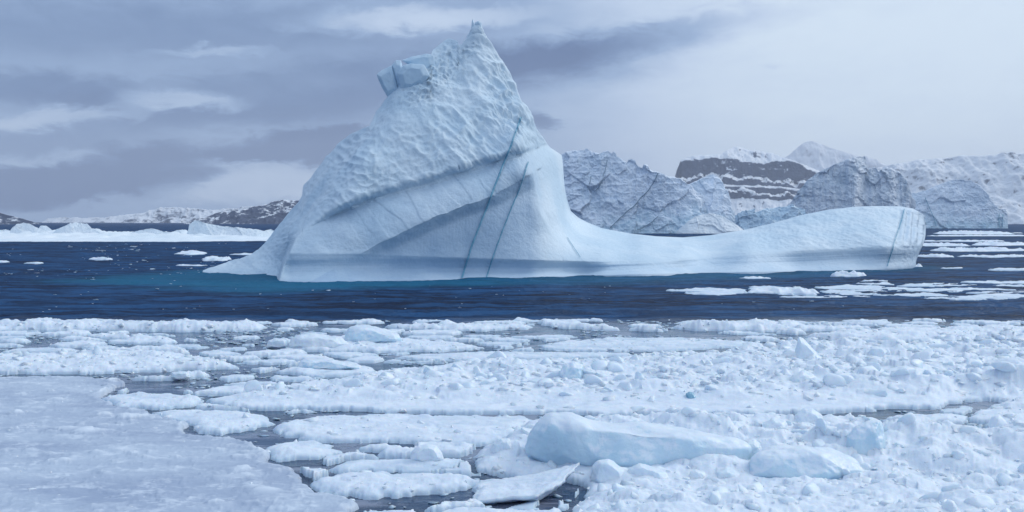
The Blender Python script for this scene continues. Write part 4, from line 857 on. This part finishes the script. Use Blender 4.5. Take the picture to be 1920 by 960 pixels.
# named blocks of ice (outline px, distance from the floe they sit in, depth m)
def by(py): return ground(py)
BL = [('long smooth pale turquoise ice block lying in the lower right jumble', [(978, 838), (985, 806), (1000, 792), (1030, 784), (1060, 788), (1120, 795), (1200, 803), (1290, 812), (1380, 822), (1410, 842), (1385, 872), (1290, 886), (1180, 890), (1080, 892), (1010, 872), (986, 858)], by(888), 2.0, 'clear', .25, .35),
      ('upright rounded pale blue slab standing in the lower right jumble', [(1586, 846), (1588, 818), (1606, 800), (1630, 791), (1648, 789), (1654, 800), (1657, 824), (1664, 850), (1667, 876), (1640, 882), (1610, 880), (1592, 866)], by(880), 1.3, 'clear', .2, .3),
      ('low curved turquoise block in front of the upright slab', [(1398, 898), (1408, 858), (1440, 842), (1500, 838), (1560, 846), (1604, 864), (1628, 884), (1600, 904), (1540, 910), (1460, 910)], by(910), 1.3, 'clear', .3, .6),
      ('smooth white pyramid block behind the long turquoise block', [(1482, 806), (1492, 780), (1508, 767), (1522, 766), (1536, 776), (1552, 796), (1562, 808), (1520, 814)], by(812), 1.4, 'chunk', .2, .5),
      ('knobbly white ice lump before the long turquoise block', [(1106, 904), (1112, 876), (1122, 864), (1140, 862), (1156, 870), (1172, 884), (1180, 906), (1150, 914), (1120, 914)], by(914), 1.0, 'chunk', .3, .3),
      ('rounded white lump right of the knobbly lump', [(1172, 908), (1180, 880), (1198, 870), (1224, 876), (1248, 886), (1254, 900), (1236, 910), (1200, 914)], by(914), 1.0, 'chunk', .3, .3),
      ('tall pointed white spire rising from the rubble belt', [(1484, 690), (1492, 664), (1497, 648), (1497, 633), (1506, 636), (1514, 646), (1526, 660), (1544, 676), (1552, 690), (1520, 696)], by(694), 1.4, 'chunk', .2, .4),
      ('bluish cubic ice block standing in the left half of the belt', [(1046, 722), (1050, 696), (1058, 683), (1078, 679), (1094, 684), (1096, 706), (1090, 724), (1066, 728)], by(728), 1.3, 'clear', .2, .3),
      ('small glassy grey-blue ice piece on the near slope of the belt', [(1286, 738), (1292, 735), (1300, 736), (1307, 746), (1308, 754), (1296, 756), (1288, 752)], by(757), .5, 'deep', .2, .2),
      ('small deep blue ice piece in the right half of the belt', [(1560, 708), (1564, 702), (1572, 699), (1579, 703), (1577, 710), (1570, 715), (1562, 714)], by(717), .5, 'deep', .2, .2),
      ('big pale wedge-topped ice block on the far humped floe', [(648, 640), (646, 624), (654, 614), (666, 610), (690, 610), (708, 616), (726, 624), (750, 628), (754, 640), (730, 648), (690, 650), (660, 648)], by(649), 2.6, 'clear', .2, .4),
      ('squared white block left of the big wedge-topped block', [(500, 652), (504, 640), (516, 636), (540, 636), (541, 650), (524, 656)], by(656), 1.6, 'chunk', .2, .4),
      ('long low white block between the squared and wedge-topped blocks', [(540, 652), (548, 636), (566, 628), (600, 629), (640, 634), (656, 646), (640, 656), (570, 658)], by(657), 2.0, 'chunk', .2, .5),
      ('squarish white block standing alone in the left lead', [(319, 708), (322, 699), (336, 697), (354, 698), (357, 707), (350, 713), (326, 713)], by(713), 1.0, 'chunk', .2, .3),
      ('round-topped ice lump on the flat grey floe', [(769, 864), (772, 848), (784, 838), (804, 834), (818, 837), (828, 848), (832, 862), (820, 871), (786, 872)], by(872), 1.0, 'chunk', .25, .2),
      ('long whale-backed ice block on a floe left of the far lead', [(556, 690), (560, 678), (574, 674), (610, 672), (650, 680), (676, 686), (684, 692), (650, 696), (580, 697)], by(696), 1.8, 'clear', .25, .4),
      ('rounded boulder of ice at the right end of the belt', [(1796, 644), (1796, 630), (1804, 627), (1812, 634), (1820, 644), (1812, 650)], by(656), 1.2, 'chunk', .2, .3),
      ('broad pale block near the top of the belt at right', [(1676, 668), (1684, 650), (1704, 646), (1740, 650), (1752, 664), (1730, 674), (1690, 674)], by(678), 1.5, 'clear', .2, .5),
      ('square-shouldered block on the rim of the belt at right', [(1722, 656), (1724, 636), (1740, 634), (1762, 640), (1772, 654), (1750, 660)], by(664), 1.3, 'chunk', .2, .4),
      ('domed pale block in the right middle of the belt', [(1474, 728), (1484, 704), (1504, 694), (1524, 700), (1540, 716), (1542, 734), (1510, 742), (1484, 738)], by(740), 1.2, 'clear', .25, .5),
      ('mounded pale block at the right of the belt', [(1640, 716), (1660, 694), (1700, 686), (1730, 700), (1740, 720), (1700, 730), (1660, 728)], by(730), 1.4, 'clear', .25, .6),
      ('peaked white block on the dark lead side of the lower right jumble', [(1824, 826), (1832, 812), (1846, 808), (1854, 818), (1860, 832), (1840, 836)], by(838), .9, 'chunk', .2, .4),
      ('low rounded pale block at the right side of the lower right jumble', [(1850, 868), (1860, 846), (1880, 840), (1900, 852), (1906, 872), (1880, 880)], by(880), .9, 'clear', .25, .4),
      ('rounded lump at the left end of the lower right jumble', [(920, 852), (924, 832), (940, 822), (954, 824), (966, 840), (970, 858), (944, 866)], by(866), .9, 'chunk', .25, .3),
      ('small white peak on the tip of the rubble belt', [(512, 738), (524, 724), (534, 722), (544, 732), (548, 740), (530, 744)], by(744), .9, 'chunk', .25, .4),
      ('small white cone of ice against the left end of the long turquoise block', [(1020, 884), (1026, 868), (1033, 859), (1040, 868), (1050, 880), (1040, 890)], by(890), .5, 'chunk', .25, .3),
      ('upright pale column block at the right end of the long turquoise block', [(1392, 870), (1394, 838), (1400, 826), (1416, 824), (1426, 834), (1430, 856), (1424, 876), (1404, 878)], by(878), .9, 'clear', .2, .3),
      ('low white lump right of the two front lumps', [(1284, 904), (1290, 886), (1304, 880), (1322, 884), (1332, 896), (1322, 908), (1298, 910)], by(910), .8, 'chunk', .3, .4),
      ('wide low white lump below the upright column block', [(1332, 906), (1342, 884), (1362, 878), (1384, 886), (1398, 900), (1380, 910), (1350, 912)], by(912), .9, 'chunk', .3, .4),
      ('heaped white lump behind the middle of the long turquoise block', [(1238, 820), (1246, 800), (1262, 790), (1280, 788), (1296, 800), (1304, 820), (1270, 828)], by(828), 1.2, 'chunk', .3, .4),
      ('broad white hummock behind the right end of the long turquoise block', [(1310, 826), (1322, 800), (1350, 790), (1390, 792), (1420, 806), (1428, 828), (1370, 836)], by(836), 1.6, 'chunk', .3, .5),
      ('white hummock left of the smooth pyramid block', [(1424, 822), (1430, 794), (1450, 784), (1472, 790), (1486, 812), (1456, 828)], by(830), 1.3, 'chunk', .3, .5),
      ('sloping white shoulder left of the upright slab', [(1540, 842), (1560, 812), (1590, 802), (1606, 820), (1604, 846), (1570, 854)], by(858), 1.3, 'chunk', .3, .5),
      ('pale boulder on the left shoulder of the rubble belt', [(690, 712), (694, 702), (704, 700), (714, 706), (716, 714), (702, 718)], by(718), .9, 'chunk', .25, .4)]
BPOS = []
for i, (lb, ol, y0, dp, mt, bu, sl) in enumerate(BL):
    zb = height_at(np.array([(np.mean([q[0] for q in ol]) - CX) * y0 / F]), np.array([y0 + .3 * dp]))
    if zb[1][0] < 0: print('block over water', lb)
    o = hull_block('ice_block', ol, y0, dp, M[mt], None, bu, .9, 4, .036 if mt != 'clear' else .040, 700 + i, 2 if mt != 'clear' else 3, slant=sl); b = centre(o)
    if b[2] > .1: o.location.z = b[2]
    tag(o, lb, 'ice block'); BPOS.append((b[0], b[1], np.ptp(np.array(ol)[:, 0]) * y0 / F / 2))
# the tilted slab at bottom centre: a plate with its right edge lifted clear of the water
def tilted_slab():
    n, k = 60, 40; u, v = np.meshgrid(np.linspace(0, 1, n), np.linspace(0, 1, k))
    yl = ground(948) + (ground(908) - ground(948)) * v
    xl = (895 - CX) * yl / F + .25 * fbm(v * 5, v * 0, oct=3, seed=801); xr = np.interp(v, [0, .35, 1], [(1006 - CX) * ground(952) / F, (1050 - CX) * ground(930) / F, (1084 - CX) * ground(902) / F])
    x = xl + (xr - xl) * u + .10 * fbm(v * 9, u * 3, oct=3, seed=802) * (u > .9); z = .10 + .55 * u ** 1.5 * (.35 + .65 * v) + .10 * fbm(x * 1.6, yl * 1.6, oct=5, seed=803, gain=.6)
    th = .22 * np.clip(np.minimum(np.minimum(u, 1 - u) * 12, np.minimum(v, 1 - v) * 8), .35, 1)
    T = np.stack([x, yl, z + th * .3], -1); Bt = np.stack([x, yl, z - th], -1); A = np.concatenate([T.reshape(-1, 3), Bt.reshape(-1, 3)]); ix = np.arange(n * k).reshape(k, n); m = n * k
    q = [np.stack([ix[:-1, :-1], ix[:-1, 1:], ix[1:, 1:], ix[1:, :-1]], -1).reshape(-1, 4)]; q.append(q[0][:, ::-1] + m)
    ring = np.concatenate([ix[0, :], ix[1:, -1], ix[-1, -2::-1], ix[-2:0:-1, 0]]); r2 = np.roll(ring, -1); q.append(np.stack([ring, ring + m, r2 + m, r2], -1))
    o = obj('ice_slab', mesh_from('ice_slab', A, np.concatenate(q)), M['floe']); centre(o)
    tag(o, 'tilted snow-covered ice slab with a lifted right edge at bottom centre', 'ice slab')
tilted_slab()

# rubble: loose chunks on every floe; the largest are things, the small crumbs are one part of their floe
def scatter():
    big = []
    for i, m in list(enumerate(MAIN)) + [(-1, None)]:
        if i >= 0: ks = np.where(lab.ravel() == i)[0]; dens = m[6]
        else: ks = np.where(lab.ravel() >= len(MAIN))[0]; dens = .55
        if not len(ks): continue
        # area of one grid point grows with distance squared
        area = (sg[1] - sg[0]) * np.log(Yg[1] / Yg[0]) * YY.ravel()[ks] ** 2
        n = int(dens * area.sum()); pick = rng.choice(ks, size=n, p=area / area.sum())
        x = XX.ravel()[pick] + rng.uniform(-.05, .05, n) ; y = YY.ravel()[pick] + rng.uniform(-.15, .15, n); y = np.maximum(y, 27.1)
        z, l, e = height_at(x, y); py = HY + CH * F / y; px = CX + F * x / y
        cl = fbm(x * .5, y * .5, oct=3, seed=430)
        if i >= 0 and m[0] == 'belt': keep = (rng.random(n) < .10 + .9 * sst(py + 8 * cl, 762, 742)) & (cl > -.55)
        elif i >= 0 and m[0] == 'sheet': keep = (cl > .05)
        elif i >= 0: keep = cl > -.45
        else: keep = cl > -.1
        keep &= (l == i) if i >= 0 else (l >= len(MAIN))
        x, y, z, e, px = x[keep], y[keep], z[keep], e[keep], px[keep]; n = len(x)
        lo, hi = (.125, .70) if i >= 0 and m[0] in ('belt', 'left') else (.095, .56) if i >= 0 and m[0] == 'heap' else (.04, .16) if i >= 0 and m[0] == 'sheet' else (.07, .34)
        r = lo * (1 - rng.random(n) * (1 - (lo / hi) ** 1.6)) ** (-1 / 1.6) * (1 + .35 * (y / 60 - .6))
        r = np.minimum(r, .12 + e * .9)
        vs, fs, off = [], [], 0; per = {}
        for j in range(n):
            if any((x[j] - a) ** 2 + (y[j] - b - .5) ** 2 < (c * .8) ** 2 for a, b, c in BPOS) and r[j] > .12: continue
            if r[j] > (.24 if i >= 0 else .22) and abs(x[j]) < .49 * y[j]: big.append((r[j] / y[j], r[j], x[j], y[j], z[j], i, int(l0(x[j], y[j])))); continue
            key = int(l0(x[j], y[j])) if i < 0 else i
            V, Fc = (MID_A if r[j] > .11 else SMALL_A)[j % len(SMALL_A)]
            a = rng.uniform(0, 6.28); c, s = math.cos(a), math.sin(a); sx, sy, sz = r[j] * rng.uniform(.8, 1.5), r[j] * rng.uniform(.7, 1.2), r[j] * rng.uniform(.9, 1.5)
            tl = rng.uniform(-.5, .5)
            if rng.random() < .3: sx, sy, sz, tl = sx * 1.5, sy * 1.3, sz * .45, tl * 1.4
            ct, st = math.cos(tl), math.sin(tl)
            q = V * (sx, sy, sz); q = np.stack([q[:, 0], q[:, 1] * ct - q[:, 2] * st, q[:, 1] * st + q[:, 2] * ct], -1); q = np.stack([q[:, 0] * c - q[:, 1] * s + x[j], q[:, 0] * s + q[:, 1] * c + y[j], q[:, 2] + z[j] - .32 * r[j]], -1)
            d = per.setdefault(key, [[], [], 0]); d[0].append(q); d[1].append(Fc + d[2]); d[2] += len(q)
        for key, (a, b, _) in per.items():
            if key not in FLO: continue
            p = FLO[key]; V = np.concatenate(a) - np.array(p.location[:])
            me = mesh_from('ice_crumbs', V, np.concatenate(b)); me.set_sharp_from_angle(angle=math.radians(52)); o = obj('ice_crumbs', me, M['rubble'], p); o['kind'] = 'stuff'
    return big
def l0(x, y): return height_at(np.array([x]), np.array([y]))[1][0]
big = sorted(scatter(), reverse=True)
print('big chunks', len(big))
WHERE = {'belt': 'in the long rubble belt', 'heap': 'in the lower right jumble', 'left': 'on the left-edge rubbly floe', 'mid': 'on the wide smooth floe', 'edge_a': 'on the left rim of the pack', 'edge_b': 'on the centre rim of the pack', 'edge_c': 'on the humped rim before the tail', 'edge_d': 'on the right rim of the pack', 'sheet': 'on the flat ice sheet',
         'back': 'on the humped far floe', 'thin': 'on the flat pale far floe', 'strand': 'on the long flat floe', 'low_a': 'on the lumpy bottom-centre floe', 'right_a': 'on the right-edge rubbly floe'}
used = {}
for j, (_, r, x, y, z, i, l) in enumerate(big[:300]):
    me = BIG[j % len(BIG)]; o = bpy.data.objects.new('ice_chunk', me); COL.objects.link(o)
    o.location = (x, y, z - .24 * r); o.rotation_euler = (rng.uniform(-.4, .4), rng.uniform(-.4, .4), rng.uniform(0, 6.28)); o.scale = (r * rng.uniform(.9, 1.5), r * rng.uniform(.8, 1.2), r * rng.uniform(.85, 1.4))
    wh = WHERE.get(MAIN[i][0], 'on a floe among the open leads') if i >= 0 else 'on a loose floe'
    near = min(((x - a) ** 2 + (y - b) ** 2, n) for n, (a, b, c) in enumerate(BPOS))
    sz = 'huge' if r > .6 else 'large' if r > .45 else 'mid-sized' if r > .33 else 'small'
    sh = ('squat', 'angular', 'rounded', 'tall')[j % 4] if False else ('tall' if o.scale.z > r * 1.25 else 'flat' if o.scale.z < r * .98 else 'rounded')
    px = CX + F * x / y
    pl = 'far left' if px < 380 else 'left of centre' if px < 800 else 'centre' if px < 1150 else 'right of centre' if px < 1540 else 'far right'
    tag(o, None, 'ice chunk', 'ice chunks lying on the pack ice'); PEND.setdefault(f'{sz} {sh} ice chunks {wh}', []).append((px, o))
settle(PEND)
rest = big[300:]
per = {}
for j, (_, r, x, y, z, i, l) in enumerate(rest):
    if l not in FLO: continue
    V, Fc = SMALL_A[j % len(SMALL_A)]; a = rng.uniform(0, 6.28); c, s = math.cos(a), math.sin(a); q = V * (r * 1.15, r, r * rng.uniform(.7, 1.1))
    q = np.stack([q[:, 0] * c - q[:, 1] * s + x, q[:, 0] * s + q[:, 1] * c + y, q[:, 2] + z - .2 * r], -1); d = per.setdefault(l, [[], [], 0]); d[0].append(q); d[1].append(Fc + d[2]); d[2] += len(q)
for key, (a, b, _) in per.items():
    p = FLO[key]; o = obj('ice_crumbs', mesh_from('ice_crumbs', np.concatenate(a) - np.array(p.location[:]), np.concatenate(b)), M['rubble'], p); o['kind'] = 'stuff'
# brash: flat bits afloat in the leads, nobody could count them
wk = np.where((lab.ravel() < 0) & (YY.ravel() < 89))[0]; ar = YY.ravel()[wk] ** 2; pick = rng.choice(wk, size=2600, p=ar / ar.sum())
vs, fs, off = [], [], 0
for j, kk in enumerate(pick):
    x, y = XX.ravel()[kk], YY.ravel()[kk]
    if vnoise(np.array([x * .35]), np.array([y * .35]), seed=440)[0] < .42: continue
    V, Fc = SMALL_A[j % len(SMALL_A)]; r = rng.uniform(.05, .22) * (.5 + y / 80); a = rng.uniform(0, 6.28); c, s = math.cos(a), math.sin(a); q = V * (r * 1.3, r, r * .35)
    vs.append(np.stack([q[:, 0] * c - q[:, 1] * s + x, q[:, 0] * s + q[:, 1] * c + y, q[:, 2]], -1)); fs.append(Fc + off); off += len(V)
tag(obj('brash_ice', mesh_from('brash_ice', np.concatenate(vs), np.concatenate(fs)), M['floe']), 'small floating ice bits scattered in the leads between the floes', 'brash ice', kind='stuff')

# flecks of ice adrift on the open water
vs, fs, off = [], [], 0
for j in range(520):
    left = rng.random() < .62
    py = rng.uniform(457, 515) if left else rng.uniform(508, 590); y = ground(py); px = rng.uniform(-40, 520) if left else rng.uniform(-40, 1960)
    if left and py > 470 and px > 430: continue
    if not left and py < 535 and px > 360: continue
    if vnoise(np.array([px * .012]), np.array([py * .08]), seed=470)[0] < .45: continue
    x = (px - CX) * y / F; V, Fc = SMALL_A[j % len(SMALL_A)]; r = y / F * rng.uniform(.5, 1.6) * rng.choice([1, 1, 1, 2.2]); q = V * (r * 2.2, r * 1.6, min(r * .7, .22))
    vs.append(np.stack([q[:, 0] + x, q[:, 1] + y, q[:, 2] + .05], -1)); fs.append(Fc + off); off += len(V)
tag(obj('brash_ice', mesh_from('brash_ice', np.concatenate(vs), np.concatenate(fs)), M['floe']), 'tiny white flecks of ice adrift on the open dark water', 'brash ice', kind='stuff')

# ------------------------------------------------------------------ haze
def haze():
    me = bpy.data.meshes.new('haze'); bm = bmesh.new(); bmesh.ops.create_cube(bm, size=1); bm.to_mesh(me); bm.free()
    o = bpy.data.objects.new('haze', me); COL.objects.link(o); o.scale = (30000, 19000, 1330); o.location = (0, 9000, 640)
    m = bpy.data.materials.new('haze_air'); m.use_nodes = True; t = NT(m.node_tree); t.n.clear(); out = t.node('ShaderNodeOutputMaterial'); v = t.node('ShaderNodeVolumePrincipled')
    v.inputs['Color'].default_value = (.86, .90, .98, 1); v.inputs['Density'].default_value = HAZE; v.inputs['Anisotropy'].default_value = .2
    t.l.new(v.outputs[0], out.inputs['Volume']); me.materials.append(m); tag(o, 'thin pale blue haze over the fjord', 'haze', kind='stuff')
HAZE = 4.6e-5
haze()
